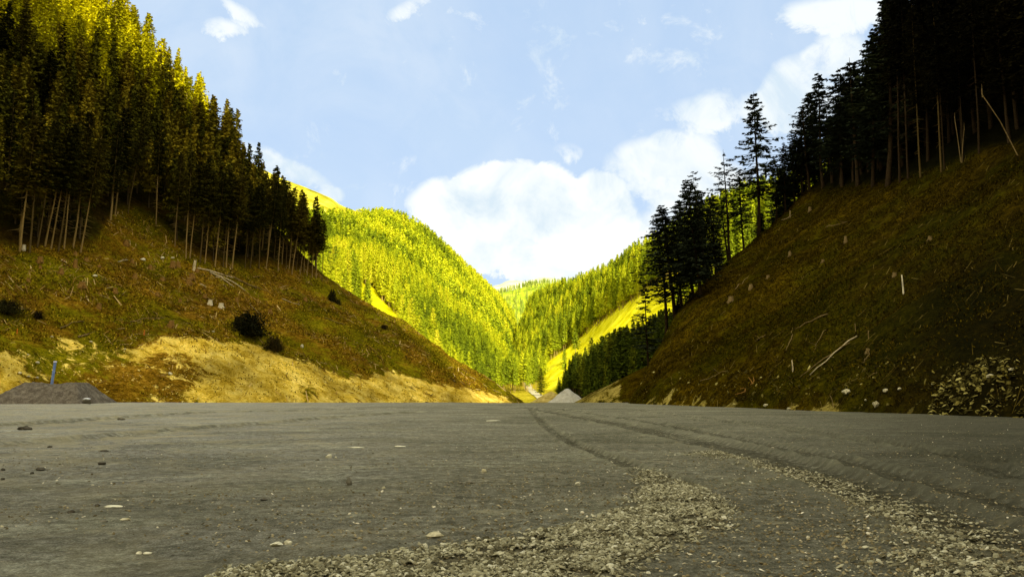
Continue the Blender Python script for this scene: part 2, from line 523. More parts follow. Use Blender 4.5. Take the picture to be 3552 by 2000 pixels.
def slope_mat(name, browns, greens, sand, strength=0.8):
    m, nt, b = newmat(name)
    n1 = noise(nt, 0.07, 5, 0.6); n2 = noise(nt, 0.9, 7, 0.75); n3 = noise(nt, 3.2, 4, 0.75, pos(nt, (1, 1, 1.8)))
    f = math_(nt, 'ADD', math_(nt, 'MULTIPLY', n2, 0.6), math_(nt, 'MULTIPLY', n3, 0.4))
    br = ramp(nt, f, [(0.39, browns[0]), (0.5, browns[1]), (0.61, browns[2])])
    gr = ramp(nt, f, [(0.39, greens[0]), (0.5, greens[1]), (0.62, greens[2])])
    gm = ramp(nt, math_(nt, 'ADD', n1, math_(nt, 'MULTIPLY', math_(nt, 'SUBTRACT', n2, 0.5), 0.6)), [(0.44, 0.0), (0.56, 1.0)])
    c = mix(nt, gm, br, gr)
    # freshly cut subsoil
    sn = noise(nt, 0.32, 8, 0.75, pos(nt, (1, 1, 0.6)), 0.6)
    sc = ramp(nt, math_(nt, 'ADD', math_(nt, 'MULTIPLY', sn, 0.6), math_(nt, 'MULTIPLY', n3, 0.4)), [(0.38, sand[0]), (0.48, sand[1]), (0.60, sand[2])])
    sm = ramp(nt, math_(nt, 'ADD', attr(nt, 'sand').outputs['Fac'], math_(nt, 'MULTIPLY', math_(nt, 'SUBTRACT', sn, 0.5), 2.4)), [(0.45, 0.0), (0.6, 1.0)])
    c = mix(nt, sm, c, sc)
    # wide tonal drift
    dr = ramp(nt, noise(nt, 0.06, 6, 0.65), [(0.36, 0.5), (0.5, 0.95), (0.64, 1.5)])
    c = mix(nt, 1.0, c, dr, 'MULTIPLY')
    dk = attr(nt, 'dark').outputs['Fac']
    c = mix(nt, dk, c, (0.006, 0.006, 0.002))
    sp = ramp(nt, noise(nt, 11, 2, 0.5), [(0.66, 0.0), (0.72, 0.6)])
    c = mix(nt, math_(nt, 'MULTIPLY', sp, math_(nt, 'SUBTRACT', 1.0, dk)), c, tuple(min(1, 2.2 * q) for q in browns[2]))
    nt.links.new(c, b.inputs['Base Color'])
    bump(nt, b, f, strength, 0.5)
    return m

left_mat = slope_mat('left_slope_soil', [(0.035, 0.020, 0.001), (0.16, 0.082, 0.004), (0.44, 0.24, 0.02)], [(0.030, 0.030, 0.001), (0.105, 0.092, 0.002), (0.26, 0.20, 0.005)],
                     [(0.24, 0.14, 0.004), (0.56, 0.37, 0.03), (0.90, 0.68, 0.14)])
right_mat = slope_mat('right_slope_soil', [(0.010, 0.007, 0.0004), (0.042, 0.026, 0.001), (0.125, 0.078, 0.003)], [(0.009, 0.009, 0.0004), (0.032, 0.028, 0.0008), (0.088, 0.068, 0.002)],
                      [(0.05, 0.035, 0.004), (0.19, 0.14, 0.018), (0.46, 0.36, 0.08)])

# tree lines, as points seen on the slope
TLx = [-80, 0, 20, 80, 98, 106, 116, 135, 152, 168, 180, 190, 205, 235, 270, 300, 318, 345]
TLy = [262, 250, 250, 250, 243, 228, 215, 212, 222, 236, 246, 256, 263, 268, 269, 272, 276, 290]
TRx = [640, 700, 760, 790, 860, 890, 920, 945, 980, 1024, 1120]
TRy = [340, 280, 225, 198, 187, 185, 176, 168, 152, 148, 120]

SAND = [(-60, 402), (-60, 352), (0, 350), (22, 345), (40, 352), (52, 338), (95, 340), (110, 352), (140, 345), (165, 338), (200, 338), (232, 341), (262, 346), (290, 358), (318, 366), (345, 378), (362, 377), (385, 371), (410, 376), (440, 384), (480, 390), (512, 399), (520, 404), (300, 410), (100, 408)]
SAND_HOLES = [[(62, 404), (70, 380), (150, 372), (175, 388), (200, 404)], [(120, 372), (150, 352), (185, 350), (190, 366), (150, 376)], [(56, 404), (60, 352), (80, 342), (120, 348), (124, 362), (150, 372), (158, 388), (150, 404)], [(168, 372), (205, 362), (222, 372), (205, 384), (180, 392), (160, 384)], [(30, 345), (60, 345), (60, 404), (30, 400), (12, 372)],
              [(300, 384), (320, 388), (330, 396), (290, 398)]]

xs = np.concatenate([np.arange(-420, -150, 6), np.arange(-150, 60, 0.8)])
ys = np.concatenate([np.arange(60, 112, 2), np.arange(112, 262, 0.8), np.arange(262, 460, 5)])
X, Y = np.meshgrid(xs, ys)
Z = Hleft(X, Y)
PX, PY = proj(X, Y, Z)
sand = inpoly(PX, PY, SAND).astype(float)
for h_ in SAND_HOLES: sand[inpoly(PX, PY, h_)] *= 0.35
k = np.ones(7) / 7
for _ in range(1):
    sand = np.apply_along_axis(lambda r: np.convolve(r, k, 'same'), 0, sand)
    sand = np.apply_along_axis(lambda r: np.convolve(r, k, 'same'), 1, sand)
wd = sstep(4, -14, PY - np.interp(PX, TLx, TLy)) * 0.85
wd = np.maximum(wd, 0.9 * np.exp(-(((PX - 12) / 22) ** 2 + ((PY - 308) / 13) ** 2)))  # patch of deep shade painted into the slope colour
litx = 0.0
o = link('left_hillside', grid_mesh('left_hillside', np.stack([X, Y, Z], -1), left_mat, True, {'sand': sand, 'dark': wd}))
tag(o, 'cleared left hillside of brown and green turf above cut sandy banks', 'hillside', kind='structure')

xs = np.concatenate([np.arange(2, 100, 0.4), np.arange(100, 420, 4)])
ys = np.concatenate([np.arange(-160, 20, 4), np.arange(20, 175, 0.5), np.arange(175, 300, 5)])
X, Y = np.meshgrid(xs, ys)
Z = Hright(X, Y)
PX, PY = proj(X, np.maximum(Y, 5), Z)
u = right_plane(X, Y)[0]
sand = 0.62 * sstep(1.8, 0.2, u) * sstep(990, 900, PX) * sstep(0.50, 0.66, vn(X / 1.7, Y / 4.2, 3) * 0.7 + 0.5 * vn(X / 0.6, Y / 0.9, 4))
sand = np.maximum(sand, 0.62 * (Y > 138) * sstep(626, 616, PX))  # golden grass on the spur, its sunlit look painted with the sand colours
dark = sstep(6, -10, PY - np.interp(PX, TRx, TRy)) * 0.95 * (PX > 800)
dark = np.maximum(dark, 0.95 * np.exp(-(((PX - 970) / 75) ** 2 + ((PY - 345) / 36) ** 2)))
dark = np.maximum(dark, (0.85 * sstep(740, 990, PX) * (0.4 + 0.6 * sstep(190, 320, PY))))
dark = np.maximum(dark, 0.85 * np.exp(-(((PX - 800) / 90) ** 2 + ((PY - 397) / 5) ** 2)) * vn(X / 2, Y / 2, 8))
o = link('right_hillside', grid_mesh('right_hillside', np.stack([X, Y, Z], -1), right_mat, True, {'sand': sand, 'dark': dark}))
tag(o, 'steep dark right hillside with brown grass and felled wood', 'hillside', kind='structure')

# --- gravel plateau ------------------------------------------------------
G1o = [(640, 468), (658, 473), (686, 482), (708, 492), (723.5, 510), (722.5, 528), (694, 538), (658, 550), (634, 562), (616, 576), (606, 640)]
G1i = [(180, 640), (190, 590), (215, 578), (270, 568), (370, 562), (440, 551), (505, 543), (565, 532), (602, 522), (630, 510), (646, 498), (647, 486), (640, 470)]
G1 = G1o + G1i
G2 = [(700, 452), (734, 455), (809, 471), (860, 486), (888, 500), (948, 517), (988, 530), (1008, 545), (1024, 560), (1060, 640), (896, 640), (898, 590), (902, 576), (910, 550), (906, 531), (890, 519), (857, 497), (807, 478), (732, 459), (700, 455)]
def px_poly_xy(poly): return [tuple(ground(a, min(b, 640))[:2]) for a, b in poly]
G1w, G2w = px_poly_xy(G1), px_poly_xy(G2)

ysn = np.concatenate([np.arange(-90, 3.5, 3), np.geomspace(4.2, 117.5, 520), [119, 122, 126, 132, 140]])
tt = np.concatenate([np.linspace(-9, -1.0, 14), np.linspace(-0.95, 0.95, 760), np.linspace(1.0, 6, 10)])
TT_, YY = np.meshgrid(tt, ysn)
XX = TT_ * np.maximum(YY, 6.0)
dist = np.hypot(XX, YY)
near = sstep(90, 12, dist)
ZZ = 0.05 * near * np.maximum(fbm(XX / 0.3, YY / 0.3, 3, 65) - 0.04, 0) + 0.12 * fbm(XX / 9, YY / 9, 3, 60) + 0.045 * fbm(XX / 1.3, YY / 1.3, 4, 61) + 0.035 * near * fbm(XX / 0.2, YY / 0.2, 3, 62)
w1 = inpoly(XX, YY, G1w).astype(float); w2 = inpoly(XX, YY, G2w).astype(float)
kk = np.ones(9) / 9
def blur(a):
    a = np.apply_along_axis(lambda r: np.convolve(r, kk, 'same'), 0, a)
    return np.apply_along_axis(lambda r: np.convolve(r, kk, 'same'), 1, a)
w1b, w2b = blur(w1), blur(w2)
ZZ += 0.03 * w1b + 0.02 * w2b
track = np.zeros_like(XX); rim = np.zeros_like(XX)
def dist_curve(pxs):
    """distance to and length along a curve drawn on the ground"""
    c = np.array([ground(a, b)[:2] for a, b in pxs])
    best = np.full(XX.shape, 1e9); along = np.zeros(XX.shape); side = np.zeros(XX.shape); L = 0
    for i in range(len(c) - 1):
        p, q = c[i], c[i + 1]; dv = q - p; l = np.hypot(*dv)
        t = np.clip(((XX - p[0]) * dv[0] + (YY - p[1]) * dv[1]) / l ** 2, 0, 1)
        ex = XX - p[0] - t * dv[0]; ey = YY - p[1] - t * dv[1]
        d = np.hypot(ex, ey); m = d < best
        best[m] = d[m]; along[m] = (L + t * l)[m]
        side[m] = (np.sign(dv[0] * ey - dv[1] * ex) * d)[m]
        L += l
    return best, along, side
curves = [([(520, 406), (560, 413), (620, 424), (680, 436), (740, 450), (800, 468), (860, 488), (930, 512), (1010, 545)], 0.9),
          ([(560, 408), (640, 420), (740, 438), (860, 465), (960, 492), (1060, 520)], 0.6),
          ([(530, 408), (545, 425), (575, 445), (630, 466), (690, 486)], 0.32),
          ([(620, 412), (760, 425), (900, 445), (1024, 466)], 0.6),
          ([(640, 410), (800, 428), (940, 452), (1024, 480)], 0.5),
          ([(0, 425), (200, 412), (420, 407)], 1.2), ([(0, 445), (220, 426), (420, 411)], 0.9)]
for cpts, wdt in curves:
    d, al, sd_ = dist_curve(cpts)
    fade = sstep(wdt * 1.6, wdt * 0.7, d)
    tread = np.sin(al * 6.28 / 0.45 + np.abs(sd_) * 7) * np.clip(1 - d / wdt, 0, 1)
    ZZ += -0.07 * fade + 0.10 * np.exp(-((d - wdt) / (0.25 * wdt)) ** 2) * (0.6 + 0.8 * vn(XX / 0.5, YY / 0.5, 5)) + 0.055 * tread * sstep(110, 25, dist)
    track = np.maximum(track, fade * (0.5 + 0.5 * np.sign(tread)))
    rim = np.maximum(rim, np.exp(-((d - wdt) / (0.3 * wdt)) ** 2))
ZZ[YY > 118] -= 0.25 * (YY[YY > 118] - 118) + 0.5
EDGE = np.abs(YY - 117) < 1.0
stony = np.clip(w1b + w2b, 0, 1)
PX, PY = proj(XX, np.maximum(YY, 4), ZZ)
pale = sstep(600, 120, PX) * (0.35 + 0.65 * sstep(500, 425, PY)) * (YY > 0)      # paler gravel towards the heap
pm, nt, b = newmat('plateau_gravel')
p_ = pos(nt)
n1 = noise(nt, 0.22, 5, 0.6); n2 = noise(nt, 4.5, 8, 0.8); n3 = noise(nt, 40, 5, 0.8)
f = math_(nt, 'ADD', math_(nt, 'MULTIPLY', n2, 0.5), math_(nt, 'MULTIPLY', n3, 0.5))
c = ramp(nt, f, [(0.39, (0.060, 0.053, 0.032)), (0.5, (0.180, 0.166, 0.108)), (0.61, (0.42, 0.39, 0.27))])
strk = ramp(nt, noise(nt, 0.6, 8, 0.75, pos(nt, (0.8, 1.1, 1)), 0.9), [(0.36, 0.84), (0.62, 1.18)])
c = mix(nt, 1.0, c, strk, 'MULTIPLY')
c = mix(nt, ramp(nt, n1, [(0.4, 0.0), (0.65, 0.22)]), c, (0.15, 0.135, 0.085))
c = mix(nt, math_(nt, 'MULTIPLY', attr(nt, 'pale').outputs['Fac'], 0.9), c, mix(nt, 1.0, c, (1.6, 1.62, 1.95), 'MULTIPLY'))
c = mix(nt, math_(nt, 'MULTIPLY', attr(nt, 'stony').outputs['Fac'], 0.5), c, (0.13, 0.10, 0.042))
c = mix(nt, math_(nt, 'MULTIPLY', attr(nt, 'track').outputs['Fac'], 0.65), c, (0.065, 0.058, 0.034))  # rut darkness painted into the colour, the relief alone hardly shows
c = mix(nt, math_(nt, 'MULTIPLY', attr(nt, 'rim').outputs['Fac'], 0.55), c, (0.27, 0.25, 0.16))
big = noise(nt, 0.16, 5, 0.6, pos(nt, (0.6, 1.0, 1)), 1.2)
c = mix(nt, ramp(nt, big, [(0.50, 0.0), (0.60, 0.55)]), c, mix(nt, 1.0, c, (0.55, 0.56, 0.52), 'MULTIPLY'))
c = mix(nt, ramp(nt, noise(nt, 0.33, 6, 0.7, pos(nt, (0.5, 1.2, 1)), 1.0), [(0.53, 0.0), (0.62, 0.6)]), c, mix(nt, 1.0, c, (1.55, 1.58, 1.5), 'MULTIPLY'))
c = mix(nt, 1.0, c, (1.02, 1.03, 0.97), 'MULTIPLY')
# pale dusty scrapes
sc_ = math_(nt, 'MAXIMUM', ramp(nt, noise(nt, 1.1, 7, 0.75, pos(nt, (0.7, 1.3, 1)), 0.5), [(0.57, 0.0), (0.66, 0.5)]), math_(nt, 'MULTIPLY', attr(nt, 'pale').outputs['Fac'], ramp(nt, noise(nt, 0.45, 7, 0.75, None, 0.8), [(0.47, 0.0), (0.58, 0.6)])))
c = mix(nt, sc_, c, (0.44, 0.38, 0.20))
c = mix(nt, ramp(nt, noise(nt, 14, 4, 0.7), [(0.61, 0.0), (0.66, 0.6)]), c, (0.55, 0.48, 0.26))
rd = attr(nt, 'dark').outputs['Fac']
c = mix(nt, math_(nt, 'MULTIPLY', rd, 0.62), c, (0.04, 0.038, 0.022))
nt.links.new(c, b.inputs['Base Color'])
bump(nt, b, f, 1.0, 0.09)
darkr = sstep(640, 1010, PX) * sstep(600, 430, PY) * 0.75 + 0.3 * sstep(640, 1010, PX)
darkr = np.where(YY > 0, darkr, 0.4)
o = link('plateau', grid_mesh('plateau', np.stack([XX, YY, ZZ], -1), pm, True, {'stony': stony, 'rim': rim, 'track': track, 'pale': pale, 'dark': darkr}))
tag(o, 'levelled grey gravel plateau crossed by tyre tracks', 'ground', kind='structure')
ZGRID = ZZ.copy()
del XX, YY, TT_, ZZ

# --- valley floor reaching the horizon -----------------------------------
xs = np.concatenate([np.linspace(-6000, -220, 20), np.arange(-200, 260, 2.5), np.linspace(280, 6000, 20)])
ys = np.concatenate([np.arange(119, 420, 2.5), np.geomspace(425, 9000, 50)])
X, Y = np.meshgrid(xs, ys)
fm, nt, b = newmat('valley_floor_grass')
f = noise(nt, 0.6, 7, 0.7)
nt.links.new(ramp(nt, f, [(0.35, (0.16, 0.13, 0.006)), (0.5, (0.42, 0.34, 0.012)), (0.65, (0.75, 0.6, 0.05))]), b.inputs['Base Color']); bump(nt, b, f, 0.7, 0.4)
lk = b.inputs['Base Color'].links[0].from_socket
nt.links.new(mix(nt, attr(nt, 'dark').outputs['Fac'], lk, (0.02, 0.022, 0.003)), b.inputs['Base Color'])
fd = sstep(0.055, 0.08, X / Y) * sstep(345, 320, Y)  # shade painted into the floor colour behind the right slope
tag(link('valley_floor', grid_mesh('valley_floor', np.stack([X, Y, Hfloor(X, Y)], -1), fm, True, {'dark': fd})), 'yellow grassy valley floor beyond the plateau edge', 'ground', kind='structure')

# --- middle and far mountains, each a surface through real points ---------
def cubic_rows(A, n):
    """Catmull-Rom along axis 0"""
    m = len(A); t = np.linspace(0, m - 1, n); i = np.minimum(t.astype(int), m - 2); f = (t - i).reshape(-1, *([1] * (A.ndim - 1)))
    g = lambda j: A[np.clip(j, 0, m - 1)]
    p0, p1, p2, p3 = g(i - 1), g(i), g(i + 1), g(i + 2)
    p0 = np.where((i == 0).reshape(f.shape), 2 * p1 - p2, p0); p3 = np.where((i + 2 > m - 1).reshape(f.shape), 2 * p2 - p1, p3)
    return 0.5 * (2 * p1 + (p2 - p0) * f + (2 * p0 - 5 * p1 + 4 * p2 - p3) * f ** 2 + (3 * p1 - p0 - 3 * p2 + p3) * f ** 3)

def loft(cols, nu, nv, amp=6, sc=50, seed=0, back=(160, 40)):
    A = []
    for c in cols:
        pts = [at(*q) for q in c]
        top = pts[-1]
        pts.append(top + np.array((top[0] * 0.2, back[0], -back[1])))
        A.append(pts)
    A = np.array(A)                       # columns, rows, 3
    B = cubic_rows(A, nu)
    B = cubic_rows(np.swapaxes(B, 0, 1), nv)   # rows, columns
    B[..., 2] += amp * fbm(B[..., 0] / sc, B[..., 1] / sc, 4, seed) * 2
    return B

R2 = loft([[(760, 402, 230), (790, 310, 260), (850, 240, 290), (900, 185, 330)],
           [(650, 400, 250), (690, 345, 275), (725, 290, 310), (775, 218, 350)],
           [(600, 399, 270), (632, 352, 300), (660, 305, 350), (695, 248, 410)],
           [(565, 397, 310), (588, 366, 350), (612, 326, 410), (645, 272, 480)],
           [(545, 394, 380), (560, 372, 430), (578, 338, 510), (603, 292, 590)],
           [(530, 388, 500), (538, 362, 560), (548, 332, 640), (563, 302, 740)],
           [(512, 376, 700), (516, 352, 760), (522, 330, 850), (533, 308, 960)]], 150, 90, 4, 40, 71)
L2 = loft([[(190, 340, 285), (180, 300, 360), (180, 250, 440), (180, 220, 560)],
           [(260, 335, 280), (255, 295, 360), (250, 255, 440), (245, 226, 560)],
           [(325, 330, 282), (330, 292, 360), (335, 262, 470), (335, 236, 640)],
           [(400, 365, 305), (400, 322, 385), (400, 265, 560), (396, 226, 800)],
           [(450, 390, 335), (450, 345, 425), (447, 298, 600), (436, 247, 820)],
           [(490, 398, 390), (488, 358, 480), (481, 318, 650), (468, 279, 880)],
           [(512, 394, 520), (508, 362, 620), (503, 332, 780), (492, 299, 960)],
           [(524, 384, 800), (520, 364, 900), (517, 340, 1000), (514, 318, 1100)]], 170, 110, 6, 60, 83)
L3 = loft([[(150, 260, 1000), (150, 160, 1400), (150, 120, 1700)], [(240, 260, 1000), (240, 200, 1400), (240, 160, 1700)], [(290, 260, 1000), (290, 210, 1400), (290, 184, 1700)],
           [(330, 260, 1000), (330, 225, 1400), (328, 199, 1700)], [(352, 262, 1050), (352, 232, 1450), (350, 211, 1750)], [(420, 270, 1100), (420, 250, 1500), (420, 232, 1800)]], 90, 50, 8, 120, 90, (300, 60))
FH = loft([[(470, 350, 1300), (475, 320, 1500), (480, 300, 1800)], [(505, 350, 1300), (508, 315, 1500), (510, 294, 1800)], [(535, 350, 1300), (536, 312, 1500), (538, 285, 1800)],
           [(565, 350, 1250), (566, 312, 1500), (566, 283, 1750)], [(600, 350, 1200), (602, 308, 1500), (606, 281, 1700)], [(680, 350, 1200), (690, 300, 1500), (700, 270, 1700)]], 90, 50, 12, 160, 97, (400, 80))
FR = loft([[(430, 320, 3600), (440, 300, 4200)], [(490, 320, 3600), (494, 286, 4200)], [(508, 320, 3600), (509, 280, 4200)], [(528, 320, 3600), (527, 281.5, 4200)], [(548, 320, 3600), (548, 278, 4200)],
           [(562, 320, 3600), (562, 280, 4200)], [(600, 320, 3600), (600, 288, 4200)], [(700, 320, 3600), (700, 300, 4200)]], 160, 50, 18, 170, 99, (900, 200))

def lit_ground(name, stops, sc=0.06, haze=None, bs=0.5, bd=3):
    m, nt, b = newmat(name)
    f = noise(nt, sc, 8, 0.65)
    c = ramp(nt, f, stops)
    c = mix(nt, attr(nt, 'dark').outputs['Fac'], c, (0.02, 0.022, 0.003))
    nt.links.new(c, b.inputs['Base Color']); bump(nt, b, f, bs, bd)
    return m
r2_mat = lit_ground('lit_clearing_grass', [(0.35, (0.55, 0.48, 0.005)), (0.5, (0.88, 0.78, 0.01)), (0.65, (0.97, 0.88, 0.05))], 0.15, bs=0.2)
l2_mat = lit_ground('lit_mountain_turf', [(0.35, (0.40, 0.38, 0.003)), (0.5, (0.80, 0.74, 0.006)), (0.65, (0.90, 0.82, 0.02))], 0.1)
l3_mat = lit_ground('bare_ridge_grass', [(0.40, (0.20, 0.19, 0.01)), (0.5, (0.45, 0.39, 0.02)), (0.60, (0.78, 0.66, 0.07))], 0.02)
fh_mat = lit_ground('far_hill_green', [(0.35, (0.20, 0.30, 0.02)), (0.5, (0.46, 0.56, 0.03)), (0.65, (0.70, 0.72, 0.06))], 0.02)  # pale haze of distance mixed into the base colour
fr_mat = lit_ground('far_rock', [(0.35, (0.36, 0.38, 0.24)), (0.5, (0.52, 0.52, 0.36)), (0.65, (0.70, 0.68, 0.52))], 0.01, bs=0.3, bd=10)
for nm, P, mt, lab in (('right_ridge', R2, r2_mat, 'sunlit wooded ridge with a grassy clearing behind the dark right slope'), ('wooded_mountain', L2, l2_mat, 'round topped sunlit mountain in yellow green forest left of the valley'),
                       ('bare_ridge', L3, l3_mat, 'bare yellow grass ridge high behind the left forest'), ('far_hill', FH, fh_mat, 'low green hill closing the end of the valley'), ('rocky_mountain', FR, fr_mat, 'pale grey rocky mountain crest on the horizon')):
    qx, qy = proj(P[..., 0], P[..., 1], P[..., 2])
    dkm = sstep(-4, 6, qy - np.interp(qx, [540, 556, 590, 620, 650, 700, 800], [399, 386, 362, 344, 328, 305, 270])) * (nm == 'right_ridge')  # ridge ground below the shadow line has shade put into its colour
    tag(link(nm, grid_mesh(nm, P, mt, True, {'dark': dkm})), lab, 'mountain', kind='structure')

# unseen mountain added at the viewer's back, skyline shaped to shade the near valley
SA = R(163); SE = R(25)
hx, hy = math.sin(SA), math.cos(SA)
edge = [(-157, 304, 103), (-109, 278, 95), (-74, 254, 80), (-59, 246, 62), (-45, 246, 26), (-34, 246, 16), (-18, 236, 7), (-3, 231, 0), (20, 112, 26), (46, 148, 60), (58, 150, 66), (75, 150, 86), (110, 150, 105), (170, 170, 150)]
edge += [tuple(at(*q)) for q in ((545, 388, 380), (575, 374, 345), (600, 354, 330), (620, 340, 320), (650, 326, 300), (690, 314, 280), (740, 296, 280))]
te = sorted((x * -hy + y * hx, z + (300 - (x * hx + y * hy)) * 0 + (300 + -(x * hx + y * hy)) * math.tan(SE)) for x, y, z in edge)
tl = np.array([-1500, -400, te[0][0] - 25] + [q[0] for q in te] + [te[-1][0] + 120, 700, 1500.])
th = np.array([260, 520, te[0][1] + 20] + [q[1] for q in te] + [te[-1][1] + 30, 340, 200.])
T_, W_ = np.meshgrid(np.linspace(-1500, 1500, 600), np.linspace(-1, 1, 61))
Hr = np.interp(T_, tl, th) + 5 * fbm(T_ / 20, T_ * 0, 3, 120)
base = 300 + 270 * W_ * (1 + (W_ > 0) * 3)
Xb = hx * base - hy * T_; Yb = hy * base + hx * T_
Zb = Hr * np.clip(1 - np.abs(W_), 0, 1) ** 0.9 - 2 + (1 - np.abs(W_)) * np.abs(W_) * 30 * fbm(T_ / 60, W_ * 6, 3, 130)
bm_mat = simple('added_mountain_grass', (0.02, 0.025, 0.004), (0.07, 0.06, 0.012), 0.05, 0.5, 2, local=False)
tag(link('shade_mountain', grid_mesh('shade_mountain', np.stack([Xb, Yb, Zb], -1), bm_mat)), 'unseen dark mountain added behind the viewpoint to shade the near valley', 'mountain', kind='structure')

# ------------------------------------------------------------------ trees
individual = []       # dicts, ranked by apparent size
woods = {}
def add_tree(p, h, kind, cm, bk, lean=(0, 0), wide=1.0, label=None, cat='spruce tree', name='spruce_tree', group=None, force=False, region=None):
    individual.append(dict(p=p, h=h, kind=kind, cm=cm, bk=bk, lean=lean, wide=wide, label=label, cat=cat, name=name, group=group, force=force, region=region, size=h / max(p[1], 1)))

# right skyline, base pixel, top pixel
RT = [((758.6, 227), (753, 80), 'tiered', 'tallest spruce on the right skyline, dark crown standing well clear of its neighbours', 0.95),
      ((729.7, 259), (722.7, 147), 'ragged', 'thin spruce with a sparse ragged crown left of the tallest skyline spruce', 0.9),
      ((706.8, 279), (691, 169), 'ragged', 'bare stemmed spruce with a thin flat top leaning left above the lower trees', 0.8),
      ((675, 315), (659, 204), 'full', 'dense low spruce at the lower left end of the right skyline row', 1.3),
      ((701, 297), (684, 178), 'full', 'bushy dark spruce just behind the flat topped thin spruce', 1.0),
      ((693, 292), (676, 196), 'full', 'dark spruce between the low end spruce and the flat topped one', 1.1),
      ((716, 270), (708, 190), 'tiered', 'short dark spruce filling the gap under the sparse ragged spruce', 1.0),
      ((744, 245), (738, 165), 'tiered', 'small spruce pressed against the left side of the tallest skyline spruce', 0.9),
      ((785, 198), (783, 126), 'tiered', 'small spruce first right of the tallest skyline spruce', 0.8),
      ((794, 192), (791, 118), 'tiered', 'small slim spruce second right of the tallest skyline spruce', 0.8),
      ((802, 191), (801, 103), 'tiered', 'middle sized spruce standing close beside two smaller slim ones', 0.9),
      ((823, 186), (818, 67), 'tiered', 'tall thin topped spruce with open sky on its left, halfway up the right skyline', 1.0),
      ((842, 186), (838, 63), 'tiered', 'spruce joined at the crown with the thin topped one, white cloud behind', 1.0),
      ((858, 185), (849, 52), 'ragged', 'spruce with a see-through top in front of white cloud', 1.2),
      ((873, 186), (874, 21), 'full', 'big full crowned spruce before the black wood begins', 0.9),
      ((888, 185), (893, -22), 'tiered', 'very tall spruce cut by the top edge at the start of the black wood', 1.0)]
for bpx, tpx, kd, lab, wide in RT:
    p = hit(*bpx, Hright, 60, 260)
    if p is None: p = hit(bpx[0], bpx[1] + 3, Hright, 60, 260)
    if p is None: print('MISS', bpx); continue
    d = p[1]; h = (bpx[1] - tpx[1]) * d / F * 1.03
    lean = ((tpx[0] - bpx[0]) / (bpx[1] - tpx[1]) - (512 - bpx[0]) * SP / F) * 0.9
    add_tree(p, h, kd, fol_right, bark_black, (lean, 0), 1.12 * wide * (24 / h) ** 0.15, lab, group='dark spruces along the right skyline', force=True, region='right')
ENVX = [640, 652, 662, 690, 722, 745, 770, 790, 805, 818, 840, 860, 880]; ENVY = [262, 235, 205, 175, 158, 168, 150, 120, 100, 72, 62, 50, 25]
for i in range(46):
    px_ = 648 + 238 * (i + rng.random()) / 46
    crest = float(np.interp(px_, [640, 675, 706, 730, 758, 785, 800, 823, 890], [372, 318, 280, 260, 228, 200, 195, 188, 186]))
    p = hit(px_, crest + 1, Hright, 60, 260)
    if p is None: continue
    p = p + np.array((p[0] / p[1] * 1.0, 1.0, 0)) * rng.uniform(1, 14); p[2] = float(Hright(p[:1], p[1:2])[0])
    bx_, by_ = proj(*p)
    top = np.interp(px_, ENVX, ENVY) + rng.uniform(8, 62)
    h = (by_ - top) * p[1] / F
    if h < 6 or (px_ < 775 and i % 3): continue
    add_tree(p, min(h, 27), ['tiered', 'full', 'tiered', 'ragged'][i % 4], fol_right, bark_black, (rng.normal() * 0.05, 0), rng.uniform(1.0, 1.5) * (20 / h) ** 0.3, 'dark spruce of middle height filling the row between the named skyline spruces on the right', group='filler spruces of the right skyline row', force=True, region='right')
# pale stems at the edge of the black wood on the right
for bx, by, tx, ty, lab in [(920.6, 177, 914.6, 60, 'spruce with the palest straight stem at the edge of the black wood'), (941.5, 172, 935.5, 50, 'spruce with a pale thick stem right of the palest one'), (944.5, 170, 938, 70, 'thin stemmed spruce touching the thick pale stem'),
                            (908, 178, 903, 40, 'spruce with a dim brown stem left of the palest one'), (900, 182, 896, 30, 'spruce with a grey stem at the left end of the black wood'), (979, 153, 972, 20, 'slim spruce with a faint stem before the black upper wood'),
                            (963, 161, 958, 60, 'thin spruce beside the crossing bare poles')]:
    p = hit(bx, by, Hright, 50, 260)
    if p is None: continue
    h = (by - ty) * p[1] / F * 1.6
    lean = (tx - bx) / (by - ty) - (512 - bx) * SP / F
    add_tree(p, min(h, 32), 'bare', fol_black, bark_mid if bx in (920.6, 941.5) else bark_black, (lean, 0), 0.62, lab, group='spruces at the edge of the black wood', force=True, region='right')

# left front stems
LT = [((20, 251), (30, 170)), ((29.5, 252), (36, 180)), ((45, 246), (54, 200)), ((51, 248), (62, 185)), ((58, 251), (70, 165)), ((73, 247), (80, 195)), ((80.5, 252), (97, 160)), ((37, 247), (44, 200)), ((64, 248), (68, 210)),
      ((115, 215), (118, 185)), ((128, 213), (133, 185)), ((156, 224), (158, 180)), ((186, 258), (189, 205)), ((200, 262), (205, 205)), ((190, 258), (194, 215)), ((215, 266), (221, 205)), ((223, 267), (227, 215)), ((226, 267), (229, 225)), ((232, 268), (238, 215)), ((250, 268), (254, 225)),
      ((266, 268), (271, 232)), ((278, 271), (280, 240)), ((245, 268), (248, 225)), ((205, 263), (210, 205)), ((307, 276), (310, 245)), ((322, 281), (323, 250)), ((300, 275), (303, 250)), ((268, 255), (270, 230)), ((274, 260), (276, 230)), ((282, 264), (284, 240)), ((289, 268), (291, 240)), ((296, 270), (298, 250)), ((262, 250), (264, 230)), ((304, 272), (305, 250)), ((286, 268), (287, 250)), ((316, 278), (317, 250)), ((312, 277), (314, 245)), ((259, 268), (260, 240)), ((175, 246), (178, 205)), ((292, 274), (296, 248))]
